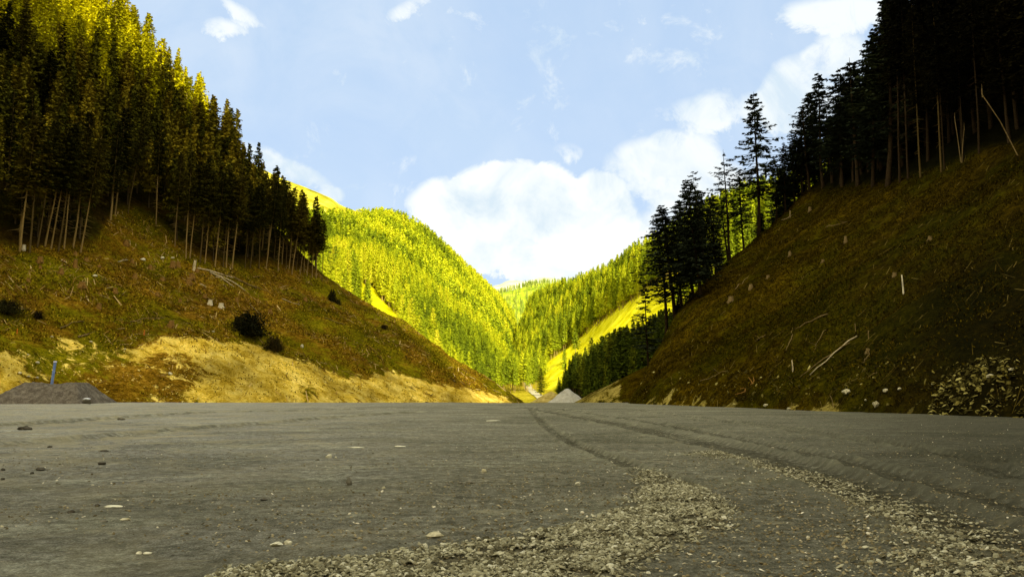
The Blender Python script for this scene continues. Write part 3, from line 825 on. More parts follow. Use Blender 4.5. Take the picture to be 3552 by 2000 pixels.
for i, (bpx, tpx) in enumerate(LT):
    p = hit(*bpx, Hleft, 100, 330)
    if p is None: print('MISSL', bpx); continue
    h = 29 if bpx[0] < 160 else (27 if bpx[0] < 240 else (24 if bpx[0] < 298 else 19))
    h *= rng.uniform(0.92, 1.08)
    lean = (tpx[0] - bpx[0]) / (bpx[1] - tpx[1]) - (512 - bpx[0]) * SP / F
    lab = None
    if bpx == (80.5, 252): lab = 'spruce with the brightest stem, leaning right at the front of the left forest'
    if bpx == (20, 251): lab = 'leftmost pale stemmed spruce at the front of the left forest'
    if bpx == (312, 277): lab = 'last spruce at the valley end of the left forest row'
    add_tree(p, h, 'bare', fol_left_shade, bark_pale if i % 3 != 1 else bark_mid, (lean, 0), rng.uniform(0.75, 0.95), lab or None, group='pale stemmed spruces along the front of the left forest', force=True, region='left')
    if lab is None: individual[-1]['label'] = 'spruce with a bare pale stem in the front row of the left forest'

# forest floor candidates
def scatter_h(fn, x0, x1, y0, y1, step, test):
    out = []
    gx, gy = np.meshgrid(np.arange(x0, x1, step), np.arange(y0, y1, step))
    gx = gx + rng.uniform(-0.45, 0.45, gx.shape) * step; gy = gy + rng.uniform(-0.45, 0.45, gy.shape) * step
    gz = fn(gx, gy); px, py = proj(gx, gy, gz)
    m = test(gx, gy, gz, px, py)
    return np.stack([gx[m], gy[m], gz[m]], -1), px[m], py[m]

def near_placed(p, lst, r):
    return any(abs(p[0] - q[0]) < r and abs(p[1] - q[1]) < r for q in lst)
placed = [t['p'] for t in individual]

ptsL, pxL, pyL = scatter_h(Hleft, -330, 0, 120, 360, 5.2, lambda x, y, z, px, py: (py < np.interp(px, TLx, TLy) - 2) & (px > -140) & (px < 330) & (y < np.interp(x, LX, LY) + 6) & (z > 5) & (py > -160))
for p, px, py in zip(ptsL, pxL, pyL):
    if near_placed(p, placed, 2.2): continue
    h = rng.uniform(18, 27) * (0.88 if px > 240 else 1) * (1.12 if px < 160 and p[2] > 80 else 1)
    lit = (p[2] + h * 0.6) - np.interp(p[0], [-157, -109, -74, -18], [110, 101, 90, 66]) + rng.normal() * 8  # trees above the shadow edge get the sunlit crown colour
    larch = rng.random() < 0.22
    individual.append(dict(p=p, h=h, kind='larch' if larch else ('lit' if lit > 0 else 'dense'), cm=(fol_sunlit_i if lit > 0 else (fol_left if p[2] + 0.25 * (p[0] + 100) + rng.normal() * 10 > 84 else fol_left_shade)), bk=(bark_pale if rng.random() < 0.15 else bark_mid), lean=(rng.normal() * 0.03, 0), wide=rng.uniform(0.85, 1.15) + (0.25 if p[1] > np.interp(p[0], LX, LY) - 14 else 0),
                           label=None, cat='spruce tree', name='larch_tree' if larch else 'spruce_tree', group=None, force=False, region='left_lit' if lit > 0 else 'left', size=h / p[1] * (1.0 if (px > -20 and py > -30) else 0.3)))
ptsR, pxR, pyR = scatter_h(Hright, 25, 260, 60, 215, 4.8, lambda x, y, z, px, py: (((py < np.interp(px, TRx, TRy) - 3) & (px > 895)) | ((y > np.interp(x, RX, RY) + 3) & (px > 655) & (y < np.interp(x, RX, RY) + 22) & (rng.random(x.shape) < 0.22))) & (px < 1400))
for p, px, py in zip(ptsR, pxR, pyR):
    if near_placed(p, placed, 2.0): continue
    h = rng.uniform(19, 28)
    behind = px < 895
    if behind: h = rng.uniform(9, 15)
    individual.append(dict(p=p, h=h, kind='full' if behind else 'dense', cm=fol_right if behind else fol_black, bk=bark_black, lean=(rng.normal() * 0.03, 0), wide=rng.uniform(0.8, 0.95), label=None, cat='spruce tree', name='spruce_tree', group=None, force=behind and False,
                           region='right_low' if behind else 'right_black', size=h / p[1] * (1.0 if (px < 1040 and py > -10) else 0.3)))

pv = at(541, 392, 300); pv[2] = float(Hfloor(pv[:1], pv[1:2])[0])
add_tree(pv, 10.5, 'full', fol_shade, bark_dark, (0, 0), 1.3, 'lone dark green conifer standing in the bright clearing beside the valley road', group=None, force=True, region='mid_shade')
# trees on the lofted mountains
def scatter_loft(P, n, test=None, wpow=1.2, vmax=0.78):
    r, c = P.shape[:2]
    rmax = int(r * vmax)
    A = P[:rmax]
    e1 = A[1:, :-1] - A[:-1, :-1]; e2 = A[:-1, 1:] - A[:-1, :-1]
    area = np.linalg.norm(np.cross(e1, e2), axis=-1)
    wgt = area / np.maximum(A[:-1, :-1, 1], 100) ** wpow
    wgt = (wgt / wgt.sum()).ravel()
    k = rng.choice(len(wgt), n, p=wgt)
    i, j = k // (c - 1), k % (c - 1)
    a, b = rng.random(n), rng.random(n)
    p = A[i, j] * (1 - a)[:, None] * (1 - b)[:, None] + A[i + 1, j] * (a * (1 - b))[:, None] + A[i, j + 1] * ((1 - a) * b)[:, None] + A[i + 1, j + 1] * (a * b)[:, None]
    px, py = proj(*p.T)
    m = np.ones(n, bool) if test is None else test(p, px, py, (i + a) / (r * 1.0), (j + b) / c)
    return p[m], px[m], py[m]

# clearings in the left mountain forest (bright ground seen just past the slope)
CL = [[(322, 268), (335, 280), (345, 296), (378, 312), (382, 300), (372, 288), (352, 298), (342, 282), (332, 268)], [(348, 298), (360, 288), (372, 288), (382, 302), (400, 318), (418, 332), (405, 334), (380, 322), (356, 306)]]
pL, pxl, pyl = scatter_loft(L2, 15000, lambda p, px, py, v, u: ~(inpoly(px, py, CL[0]) | inpoly(px, py, CL[1])) & ~((py > 316) & (px < 400)) , 1.3)
# right ridge: bright clearing band
CR = [(530, 399), (541, 366), (556, 357), (574, 343), (592, 330), (614, 314), (634, 301), (652, 288), (700, 258), (720, 262), (690, 296), (660, 326), (628, 350), (596, 372), (568, 388), (556, 399)]
pR, pxr, pyr = scatter_loft(R2, 5200, lambda p, px, py, v, u: ~inpoly(px, py, CR) | (rng.random(len(px)) < 0.006), 1.2)
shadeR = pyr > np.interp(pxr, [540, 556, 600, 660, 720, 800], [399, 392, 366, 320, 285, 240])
def pack(p, h, t): return np.c_[p, h, t]
hL = rng.uniform(11, 21, len(pL)) * np.where(rng.random(len(pL)) < 0.25, 0.6, 1) * np.clip(1.15 - pL[:, 1] / 2600, 0.7, 1)
tL = np.clip(rng.normal(0.46, 0.15, len(pL)) - 0.2 * sstep(300, 365, pyl) + 1.5 * fbm(pL[:, 0] / 55, pL[:, 1] / 55, 3, 7) - 0.28 * np.exp(-(((pxl - 440) / 25) ** 2 + ((pyl - 250) / 12) ** 2)), 0, 1)
hR = rng.uniform(12, 22, len(pR)); tR = np.clip(rng.normal(0.34, 0.2, len(pR)) + 0.8 * fbm(pR[:, 0] / 30, pR[:, 1] / 30, 3, 8), 0, 1)
# the nearest sunlit and shaded trees of these woods are individuals too
order = np.argsort(-(hL / pL[:, 1]) * ((pxl > 318) & (pxl < 520)))
pick = order[:34]
for k in pick:
    individual.append(dict(p=pL[k], h=hL[k] * 1.1, kind='lit', cm=fol_lit, bk=bark_sun, lean=(0, 0), wide=1.05, label=None, cat='spruce tree', name='spruce_tree', group=None, force=True, region='mid_lit', size=9))
keepL = np.ones(len(pL), bool); keepL[pick] = False
topline = np.interp(pxr, [540, 560, 590, 620, 650, 690, 760], [376, 370, 350, 332, 320, 300, 262])
hmax = (pyr - topline) * pR[:, 1] / F
hR = np.where(shadeR, np.minimum(hR, np.maximum(hmax, 0) * rng.uniform(0.5, 1.3, len(hR))), hR)
shadeR_ok = shadeR & (hR > 6)
sh = np.where(shadeR_ok & (pxr < 700))[0]
sh = sh[np.argsort(-(hR[sh] / pR[sh, 1]))][:46]
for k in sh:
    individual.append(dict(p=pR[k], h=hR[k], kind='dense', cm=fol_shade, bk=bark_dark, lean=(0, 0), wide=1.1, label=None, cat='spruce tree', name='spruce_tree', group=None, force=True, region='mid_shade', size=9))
keepR = ~(shadeR & (hR <= 6)); keepR[sh] = False

order = sorted(individual, key=lambda t: (-int(t['force']), -t['size']))
CAP = 296
chosen, rest_ = order[:CAP], order[CAP:]
REG = {'left': ('dark spruce crowded among others on the shaded left hillside', 'spruces of the shaded left forest'),
       'left_lit': ('tall conifer with a sunlit yellow crown high in the left forest', 'sunlit conifers high in the left forest'),
       'right_black': ('black spruce crowded in the dark wood above the right slope', 'spruces in the black wood on the right'),
       'right_low': ('low dark spruce on the back of the right slope, half hidden by the skyline row', 'low spruces behind the right skyline'),
       'mid_lit': ('sunlit yellow green spruce with a pale stem at the foot of the wooded mountain', 'sunlit spruces at the foot of the mountain'),
       'mid_shade': ('shaded green spruce on the low ground behind the foot of the right slope', 'shaded spruces behind the right slope')}
for t in chosen:
    lab = t['label']; grp = t['group']
    if lab is None:
        lab, grp = REG[t['region']]
        if t['name'] == 'larch_tree':
            lab = lab.replace('dark spruce', 'thin feathery larch').replace('tall conifer', 'feathery larch'); grp = grp.replace('spruces', 'larches').replace('conifers', 'larches')
    o = tree_obj(t['kind'], int(rng.integers(0, len(protos[t['kind']]))), t['cm'], t['bk'], t['p'], t['h'], rng.uniform(0, 6.28), t['lean'], t['name'], t['wide'])
    tag(o, lab, 'larch tree' if t['name'] == 'larch_tree' else 'spruce tree', grp)
print('individual trees', len(chosen), 'rest', len(rest_))

def rows(sel): return np.array([[*t['p'], t['h'], rng.random()] for t in sel])
wl = [t for t in rest_ if t['region'] == 'left']; wll = [t for t in rest_ if t['region'] == 'left_lit']; wr = [t for t in rest_ if t['region'] in ('right_black', 'right_low')]
if wl: wood('left_forest', rows(wl), [fol_left_s, bark_dark], 'dark brown green conifer forest covering the upper left hillside', kind='mid')
if wll: wood('sunlit_forest', rows(wll), [fol_sunlit, bark_sun], 'sunlit yellow conifer forest at the top of the left hillside', kind='mid')
if wr: wood('black_wood', rows(wr), [fol_black_s, bark_black], 'nearly black conifer wood filling the upper right corner', kind='mid')
A_ = pack(pL[keepL], hL[keepL], tL[keepL])
nr = A_[:, 1] < 520
wood('mountain_forest', A_[nr], [fol_lit_s, bark_sun], 'yellow green sunlit forest on the lower mountain flank', kind='mid')
wood('upper_mountain_forest', A_[~nr], [fol_lit_s, bark_sun], 'yellow green sunlit forest up to the round mountain top', kind='low')
B_ = pack(pR[keepR], hR[keepR], tR[keepR]); sR = shadeR[keepR]
wood('ridge_forest', B_[~sR], [fol_lit_s, bark_sun], 'sunlit forest on the ridge above the grassy clearing', kind='mid')
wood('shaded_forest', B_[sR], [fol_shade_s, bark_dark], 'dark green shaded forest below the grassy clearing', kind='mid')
pF, pxf, pyf = scatter_loft(FH, 2600, None, 1.0)
far_s = foliage('needles_far_hill', [(0.15, (0.26, 0.36, 0.06)), (0.5, (0.50, 0.60, 0.09)), (0.85, (0.78, 0.82, 0.14))], 'attr', 0.03)  # distance haze painted in as a paler green
wood('far_forest', pack(pF, rng.uniform(8, 14, len(pF)), rng.random(len(pF))), [far_s, bark_sun], 'hazy green forest on the hill at the end of the valley', kind='low')
# valley bottom
gx = rng.uniform(-40, 60, 900); gy = rng.uniform(240, 760, 900)
gz = Hfloor(gx, gy); px, py = proj(gx, gy, gz)
m = (gy > 330) & (px > 496) & (px < 548) & ~inpoly(px, py, [(536, 400), (536, 384), (560, 380), (560, 400)])
wood('valley_wood', np.c_[gx[m], gy[m], gz[m], rng.uniform(12, 20, m.sum()), rng.uniform(0, 0.6, m.sum())], [fol_lit_s, bark_sun], 'green conifers filling the valley bottom', kind='mid')

gx = rng.uniform(10, 70, 420); gy = rng.uniform(205, 330, 420); gz = Hfloor(gx, gy); px, py = proj(gx, gy, gz)
tlv = np.interp(px, [560, 580, 600, 620, 650, 690], [384, 362, 350, 336, 322, 304])
hh = np.minimum(rng.uniform(12, 20, 420), (py - tlv) * gy / F * rng.uniform(0.6, 1.2, 420))
m = (px > 584) & (hh > 5) & (gx > 0.065 * gy + 6)
wood('shaded_valley_wood', np.c_[gx[m], gy[m], gz[m], hh[m], rng.random(m.sum())], [fol_shade_s, bark_dark], 'dark conifers on the shaded valley floor behind the pale heap', kind='mid')

# ------------------------------------------------------------------ clutter on the slopes
def blades(fn, pts, lmin, lmax, wid, flat, mat, name, label, cat):
    """small upright or lying slivers: grass tufts, twigs, chips"""
    n = len(pts)
    az = rng.uniform(0, 6.28, n); L = rng.uniform(lmin, lmax, n)
    el = rng.uniform(*flat, n)
    D = np.stack([np.cos(az) * np.cos(el), np.sin(az) * np.cos(el), np.sin(el)], -1) * L[:, None]
    P = pts + np.array([0, 0, 0.02])
    if fn is not None:                        # follow the ground
        q = P + D; g0 = fn(q[:, 0], q[:, 1]); D[:, 2] += g0 - P[:, 2]
    pr = np.stack([-np.sin(az), np.cos(az), rng.normal(size=n) * 0.4], -1) * (wid * rng.uniform(0.6, 1.4, n))[:, None]
    up = np.array([0, 0, 1.0]) * (wid * 0.6)
    V = np.stack([P - pr / 2, P + pr / 2, P + D + pr * 0.25 + up, P + D - pr * 0.25 + up], 1).reshape(-1, 3)
    me = mesh_np(name, V, np.arange(len(V)).reshape(-1, 4), mat)
    a = me.attributes.new('tint', 'FLOAT', 'POINT'); a.data.foreach_set('value', np.repeat(rng.random(n), 4).astype(np.float32))
    return tag(link(name, me), label, cat, kind='stuff')

def tintmat(name, stops):
    m, nt, b = newmat(name)
    nt.links.new(ramp(nt, attr(nt, 'tint').outputs['Fac'], stops), b.inputs['Base Color'])
    return m
def slope_pts(fn, n, x0, x1, y0, y1, test):
    x = rng.uniform(x0, x1, n); y = rng.uniform(y0, y1, n); z = fn(x, y); px, py = proj(x, y, z)
    m = test(x, y, z, px, py)
    return np.stack([x[m], y[m], z[m]], -1)
tl_ok = lambda x, y, z, px, py: (py > np.interp(px, TLx, TLy) - 4) & (px > -60) & (y < np.interp(x, LX, LY) + 3) & (py < 404)
okL = lambda x, y, z, px, py: tl_ok(x, y, z, px, py) & ((~inpoly(px, py, SAND)) | (rng.random(x.shape) < 0.15))
pts = slope_pts(Hleft, 200000, -150, 20, 112, 250, lambda *a: okL(*a) & (vn(a[0] / 5, a[1] / 5, 77) > 0.35))
blades(None, pts, 0.1, 0.32, 0.2, (0.1, 0.7), tintmat('left_grass', [(0.0, (0.07, 0.055, 0.001)), (0.5, (0.20, 0.145, 0.003)), (1.0, (0.50, 0.35, 0.02))]), 'grass', 'short rough grass over the cleared left hillside', 'grass')
pts = slope_pts(Hleft, 24000, -150, 20, 112, 250, lambda *a: okL(*a) & (vn(a[0] / 9, a[1] / 9, 78) > 0.42))
blades(Hleft, pts, 0.5, 2.4, 0.14, (-0.03, 0.1), tintmat('left_twigs', [(0.0, (0.10, 0.045, 0.006)), (0.6, (0.28, 0.16, 0.03)), (1.0, (0.6, 0.42, 0.14))]), 'brushwood', 'scattered twigs and felling waste on the left hillside', 'brushwood')
pts = slope_pts(Hleft, 2600, -150, 20, 112, 250, lambda *a: okL(*a) & (vn(a[0] / 12, a[1] / 12, 90) > 0.5))
blades(Hleft, pts, 0.8, 3.6, 0.28, (-0.02, 0.12), tintmat('left_slash', [(0.0, (0.05, 0.03, 0.004)), (0.6, (0.26, 0.15, 0.03)), (1.0, (0.7, 0.5, 0.2))]), 'slash', 'broken branches left by felling on the left hillside', 'brushwood')
okR = lambda x, y, z, px, py: (py > np.interp(px, TRx, TRy) - 3) & (px < 1080) & (y < np.interp(x, RX, RY) + 3) & (right_plane(x, y)[0] > 0.3) & (rng.random(x.shape) > 0.85 * np.exp(-(((px - 970) / 75) ** 2 + ((py - 345) / 36) ** 2)))
pts = slope_pts(Hright, 260000, 8, 85, 40, 155, lambda *a: okR(*a) & (vn(a[0] / 3, a[1] / 3, 79) > 0.3))
blades(None, pts, 0.08, 0.3, 0.07, (0.1, 0.8), tintmat('right_grass', [(0.0, (0.018, 0.013, 0.0005)), (0.5, (0.042, 0.028, 0.001)), (1.0, (0.115, 0.075, 0.003))]), 'dry_grass', 'dry brown grass over the dark right hillside', 'grass')
pts = slope_pts(Hright, 9000, 8, 85, 40, 155, okR)
blades(Hright, pts, 0.3, 1.6, 0.06, (-0.03, 0.12), tintmat('right_twigs', [(0.0, (0.03, 0.018, 0.003)), (0.6, (0.08, 0.055, 0.008)), (1.0, (0.22, 0.16, 0.04))]), 'fallen_twigs', 'thin fallen twigs strewn over the right hillside', 'brushwood')
# tussocks on the sand
pts = slope_pts(Hleft, 50000, -120, 20, 112, 240, lambda x, y, z, px, py: inpoly(px, py, SAND) & (vn(x / 4, y / 4, 80) > 0.5))
sand_pts = pts[:14000]

# ------------------------------------------------------------------ stones: slabs as squashed five sided chips
def chips(pts, smin, smax, mat, name, label, cat, thick=(0.08, 0.28), normal_tilt=0.3, power=2.6):
    n = len(pts)
    s = smin + (smax - smin) * rng.random(n) ** power
    k = 5
    az0 = rng.uniform(0, 6.28, n)
    ring = []
    for j in range(k):
        a = az0 + 6.283 * (j + rng.uniform(-0.3, 0.3, n)) / k; r = s * rng.uniform(0.3, 0.6, n)
        ring.append(np.stack([np.cos(a) * r, np.sin(a) * r * 0.75], -1))
    ring = np.stack(ring, 1)                          # n,k,2
    th = s * rng.uniform(*thick, n)
    tx, ty = rng.normal(size=n) * normal_tilt, rng.normal(size=n) * normal_tilt
    zt = ring[..., 0] * tx[:, None] + ring[..., 1] * ty[:, None]
    zb = zt - 0.4 * th[:, None]; zt_ = zt * 0.9 + th[:, None] * 0.6
    bot = np.concatenate([ring, zb[..., None]], -1); top = np.concatenate([ring * 0.72, zt_[..., None]], -1)
    V = np.concatenate([bot, top], 1) + pts[:, None, :]
    side = np.array([[j, (j + 1) % k, k + (j + 1) % k, k + j] for j in range(k)])
    cap = np.array([[k, k + 1, k + 2, k + 3], [k, k + 3, k + 4, k + 4]])
    idx = (np.arange(n) * 2 * k)[:, None, None]
    quads = (side[None] + idx).reshape(-1, 4)
    capq = (cap[:1][None] + idx).reshape(-1, 4); capt = (np.array([[k, k + 3, k + 4]])[None] + idx).reshape(-1, 3)
    Vf = V.reshape(-1, 3)
    me = bpy.data.meshes.new(name)
    me.vertices.add(len(Vf)); me.vertices.foreach_set('co', Vf.astype(np.float32).ravel())
    li = np.concatenate([quads.ravel(), capq.ravel(), capt.ravel()])
    nq = len(quads) + len(capq); nt_ = len(capt)
    tot = np.concatenate([np.full(nq, 4), np.full(nt_, 3)]); st = np.concatenate([[0], np.cumsum(tot)[:-1]])
    me.loops.add(len(li)); me.loops.foreach_set('vertex_index', li.astype(np.int32))
    me.polygons.add(len(tot)); me.polygons.foreach_set('loop_start', st.astype(np.int32)); me.polygons.foreach_set('loop_total', tot.astype(np.int32))
    me.update(calc_edges=True); me.materials.append(mat)
    a = me.attributes.new('tint', 'FLOAT', 'POINT'); a.data.foreach_set('value', np.repeat(rng.random(n), 2 * k).astype(np.float32))
    return tag(link(name, me), label, cat, kind='stuff')

stone_m = tintmat('gravel_stone', [(0.0, (0.07, 0.06, 0.028)), (0.45, (0.24, 0.215, 0.115)), (0.85, (0.42, 0.385, 0.215)), (1.0, (0.65, 0.60, 0.38))])
pebble_m = tintmat('pebble_stone', [(0.0, (0.10, 0.075, 0.03)), (0.6, (0.27, 0.215, 0.10)), (0.9, (0.42, 0.35, 0.18)), (1.0, (0.85, 0.76, 0.5))])
scree_m = tintmat('scree_stone', [(0.0, (0.015, 0.012, 0.003)), (0.5, (0.07, 0.056, 0.012)), (0.85, (0.21, 0.17, 0.035)), (1.0, (0.45, 0.38, 0.11))])
def zplat(x, y):
    """height of the finished plateau surface"""
    x = np.asarray(x, float); y = np.asarray(y, float)
    u = np.interp(x / np.maximum(y, 6.0), tt, np.arange(len(tt))); v = np.interp(y, ysn, np.arange(len(ysn)))
    i = np.minimum(v.astype(int), len(ysn) - 2); j = np.minimum(u.astype(int), len(tt) - 2); fv = v - i; fu = u - j
    return (ZGRID[i, j] * (1 - fu) + ZGRID[i, j + 1] * fu) * (1 - fv) + (ZGRID[i + 1, j] * (1 - fu) + ZGRID[i + 1, j + 1] * fu) * fv
def poly_pts(poly, n, edge=0.25, grow=0.0):
    P = np.array(poly); lo, hi = P.min(0), P.max(0)
    x = rng.uniform(lo[0] - grow, hi[0] + grow, n * 6); y = rng.uniform(max(lo[1] - grow, 4.5), hi[1] + grow, n * 6)
    jx, jy = rng.normal(size=(2, n * 6)) * edge
    m = inpoly(x + jx, y + jy, poly) & (vn(x / 0.55, y / 0.35, 50) + 0.5 * vn(x / 0.15, y / 0.12, 53) + 0.35 * rng.random(x.shape) > 0.72)
    x, y = x[m][:n], y[m][:n]
    return np.stack([x, y, zplat(x, y) + 0.012 + 0.03 * rng.random(len(x))], -1)
chips(poly_pts(G1w, 42000, 0.13), 0.012, 0.08, stone_m, 'gravel_windrow', 'curved band of loose grey brown slate chips across the foreground', 'gravel')
chips(poly_pts(G2w, 13000, 0.3), 0.012, 0.08, stone_m, 'gravel_ridge', 'band of loose slate chips running to the lower right corner', 'gravel')
chips(sand_pts, 0.06, 0.45, tintmat('sand_clods', [(0.0, (0.25, 0.15, 0.01)), (0.5, (0.62, 0.42, 0.05)), (1.0, (0.95, 0.8, 0.25))]), 'soil_clods', 'small clods and stones on the sandy bank', 'soil', (0.2, 0.5), 0.5, 3)
# loose pebbles over the plateau, thinning out with distance
n = 52000
pyv = 400 + 180 * rng.random(n) ** 0.8; pxv = rng.uniform(-80, 1104, n)
gp = np.array([ground(a, b) for a, b in zip(pxv, pyv)])
m = (gp[:, 1] < 95) & (vn(gp[:, 0] / 2.5, gp[:, 1] / 2.5, 51) + 0.3 * vn(gp[:, 0] / 12, gp[:, 1] / 12, 52) > 0.3 + 0.75 * rng.random(len(gp)))
gp = gp[m]; gp[:, 2] = zplat(gp[:, 0], gp[:, 1]) + 0.01
gp = gp[~((right_plane(gp[:, 0], gp[:, 1])[0] > -0.3))]
chips(gp, 0.008, 0.055, pebble_m, 'pebbles', 'small loose pebbles strewn over the gravel plateau', 'pebbles', power=2.5)
# scree on the right
SC = [(905, 416), (918, 398), (935, 386), (958, 372), (984, 358), (1030, 362), (1100, 366), (1100, 425), (960, 418)]
pts = slope_pts(Hright, 60000, 24, 60, 35, 75, lambda x, y, z, px, py: inpoly(px + rng.normal(size=x.shape) * 7, py + rng.normal(size=x.shape) * 4, SC) & (vn(x / 1.2, y / 1.2, 58) > 0.3))
chips(pts + np.array([0, 0, 0.06]), 0.1, 0.55, scree_m, 'scree', 'heap of broken slate slabs at the foot of the right slope', 'scree', (0.08, 0.25), 0.45, 2.2)
pts = slope_pts(Hright, 9000, 8, 60, 35, 120, lambda x, y, z, px, py: (right_plane(x, y)[0] > 0) & (right_plane(x, y)[0] < 4) & (px < 1060))
chips(pts, 0.06, 0.5, scree_m, 'bank_stones', 'stones and clods along the cut foot of the right slope', 'stones', (0.2, 0.5), 0.6, 3)

# ------------------------------------------------------------------ single things
white_rock = simple('white_limestone', (0.5, 0.44, 0.24), (0.92, 0.86, 0.58), 6, 0.5, 0.03)
grey_rock = simple('grey_slate', (0.12, 0.11, 0.07), (0.30, 0.27, 0.18), 6, 0.5, 0.03)
dark_rock = simple('dark_stone', (0.05, 0.045, 0.03), (0.14, 0.12, 0.08), 6, 0.5, 0.03)
yellow_rock = simple('ochre_stone', (0.35, 0.30, 0.14), (0.72, 0.64, 0.38), 6, 0.5, 0.03)

def rock(px, py, wpx, hpx, mat, label, fn=None, d0=60, d1=300, name='stone', cat='stone', group=None, aspect=0.8):
    if fn is None:
        p = ground(px, py); p[2] = float(zplat(np.array([p[0]]), np.array([p[1]]))[0])
    else:
        p = hit(px, py, fn, d0, d1)
        if p is None: print('no hit', label); return
    W = wpx * p[1] / F; H = hpx * p[1] / F
    seed = int(px * 7 + py)
    me = rock_mesh(name, seed, mat, W * 1.1, W * aspect, H * 1.2, 2, 0.8)
    o = link(name, me); o.location = (p[0], p[1], p[2] + H * 0.26)
    o.rotation_euler = (0, 0, rng.uniform(-0.5, 0.5))
    tag(o, label, cat, group)
    return o
gr_ = 'loose stones on the gravel plateau'
for q in [(578, 486, 6, 5, white_rock, 'small bright white stone alone in the middle of the plateau'),
          (435, 537, 17, 6.5, yellow_rock, 'long rounded yellowish stone lying above the slate chip band'),
          (276, 546, 13, 5, white_rock, 'bright whitish stone, largest of the pair left of the yellowish long stone'),
          (288, 544.5, 8, 4.5, white_rock, 'smaller whitish stone touching the large bright one'),
          (139, 552, 7, 3.5, white_rock, 'left one of two small whitish stones near the lower left'),
          (148.5, 552, 9, 3, white_rock, 'flat right one of two small whitish stones near the lower left'),
          (349, 485, 6, 9, grey_rock, 'upright dark wedge shaped stone left of centre'),
          (484, 473, 6, 4.5, yellow_rock, 'small round stone in the middle distance right of the wedge stone'),
          (383.5, 488.5, 4, 3, yellow_rock, 'tiny ochre stone just right of the wedge shaped stone'),
          (329, 457.5, 6, 4, white_rock, 'white stone in a small cluster in the middle distance'),
          (336, 458, 3, 2.5, white_rock, 'tiny white stone right beside the clustered white stone'),
          (317, 460, 5, 2, grey_rock, 'flat grey stone left of the clustered white stone'),
          (114, 504.5, 18, 2.5, white_rock, 'long flat pale slab on the left of the plateau'),
          (97, 504.5, 6, 3, dark_rock, 'small dark stone left of the long pale slab'),
          (71, 512.5, 8, 4.5, dark_rock, 'dark lump below and left of the long pale slab'),
          (40.5, 469.5, 8, 4, dark_rock, 'squat dark stone at the left side of the plateau'),
          (32, 473, 4, 3, dark_rock, 'small dark stone just left of the squat dark one'),
          (101.5, 463.5, 8, 4, dark_rock, 'pointed dark stone at the left in the middle distance'),
          (49.5, 447, 5, 2.5, dark_rock, 'small dark stone far left behind the squat one'),
          (121, 419.5, 7, 3.5, grey_rock, 'pale lump in front of the grey heap'),
          (26, 429, 13, 5, dark_rock, 'low dark mound of clods on the far left'),
          (105, 450, 9, 2, dark_rock, 'thin dark slab on the left'),
          (264, 500, 8, 2, dark_rock, 'thin dark sliver of stone in the left centre'),
          (470, 483.5, 8, 4, grey_rock, 'grey stone in a short row below the small round stone'),
          (460, 484, 5, 3, grey_rock, 'small grey stone at the left of the short row'),
          (448, 485.5, 4, 2, grey_rock, 'tiny grey stone ending the short row on the left'),
          (3, 470, 4, 3, dark_rock, 'dark stone at the left edge of the photo'), (3, 479, 5, 3, dark_rock, 'second dark stone at the left edge, below the other'),
          (415, 536, 9, 2.5, grey_rock, 'flat grey chip left of the yellowish long stone'),
          (357, 538, 10, 2.5, grey_rock, 'flat pale chip between the white pair and the yellowish stone'),
          (697, 526, 8, 4, dark_rock, 'large dark slab at the tip of the curved chip band'),
          (846, 493, 6, 4, grey_rock, 'round stone in the right hand chip band'), (726, 434, 3.5, 2, grey_rock, 'tiny bluish stone beside the tyre tracks'),
          (742, 456, 3, 2, white_rock, 'tiny pale stone right of the curved band tip'), (855, 518, 3, 2, white_rock, 'tiny white pebble left of the right hand chip band'),
          (845, 548, 4, 3, yellow_rock, 'small pale pebble near the lower right'), (690, 555, 5, 1.6, white_rock, 'small white flake below the curved band'), (714, 562, 5, 2, white_rock, 'pale flake right of the small white one below the band'),
          (400, 447, 12, 2, white_rock, 'long whitish streak of flat stone in the middle distance'), (358, 447, 14, 1.6, white_rock, 'flat whitish slab far out in the centre left'), (494, 421, 16, 1.3, white_rock, 'thin pale slab far out near the centre'),
          (125, 520, 10, 2.5, yellow_rock, 'flat ochre slab below the long pale slab'), (104, 521, 9, 2, grey_rock, 'grey flat slab left of the ochre slab')]:
    rock(*q, group=gr_)
gr2 = 'pale rocks on the left hillside'
for q in [(143, 260, 5, 3.2, 'white rock below the forest gap, left of the other white one'), (162.5, 258.5, 5, 3.2, 'white rock below the forest gap, right of the other white one'), (172.5, 258, 4, 2, 'small pale rock beside the two white rocks'),
          (95, 276, 5, 2.2, 'white flat rock alone on the left slope'), (91, 342, 4, 2, 'pale stone at the upper rim of the sandy bank'), (170, 374, 4, 3, 'white stone in the middle of the sandy bank'),
          (20, 373.5, 4.5, 3, 'white stone left of the blue pole, highest of three'), (28.5, 376.5, 4, 1.8, 'flat pale stone just left of the grey heap'), (37, 377.4, 3, 1.6, 'small pale stone touching the back of the grey heap'), (28, 355, 3, 2, 'small pale stone on the bank at far left'),
          (52, 337, 3, 2, 'pale stone above the bank on the left'), (37.6, 363, 4, 2.4, 'pale stone with dark shadow near the blue pole'), (125, 349.5, 2.5, 2, 'tiny white stone left of the bare sandy mound'), (302, 347, 3, 4, 'pale upright stone on the dark turf above the mound'), (213, 332, 3, 2, 'tiny pale stone below the dark bush')]:
    rock(*q[:4], white_rock if q[3] > 2.1 else yellow_rock, q[4], Hleft, 90, 300, group=gr2)
gr3 = 'boulders along the foot of the right slope'
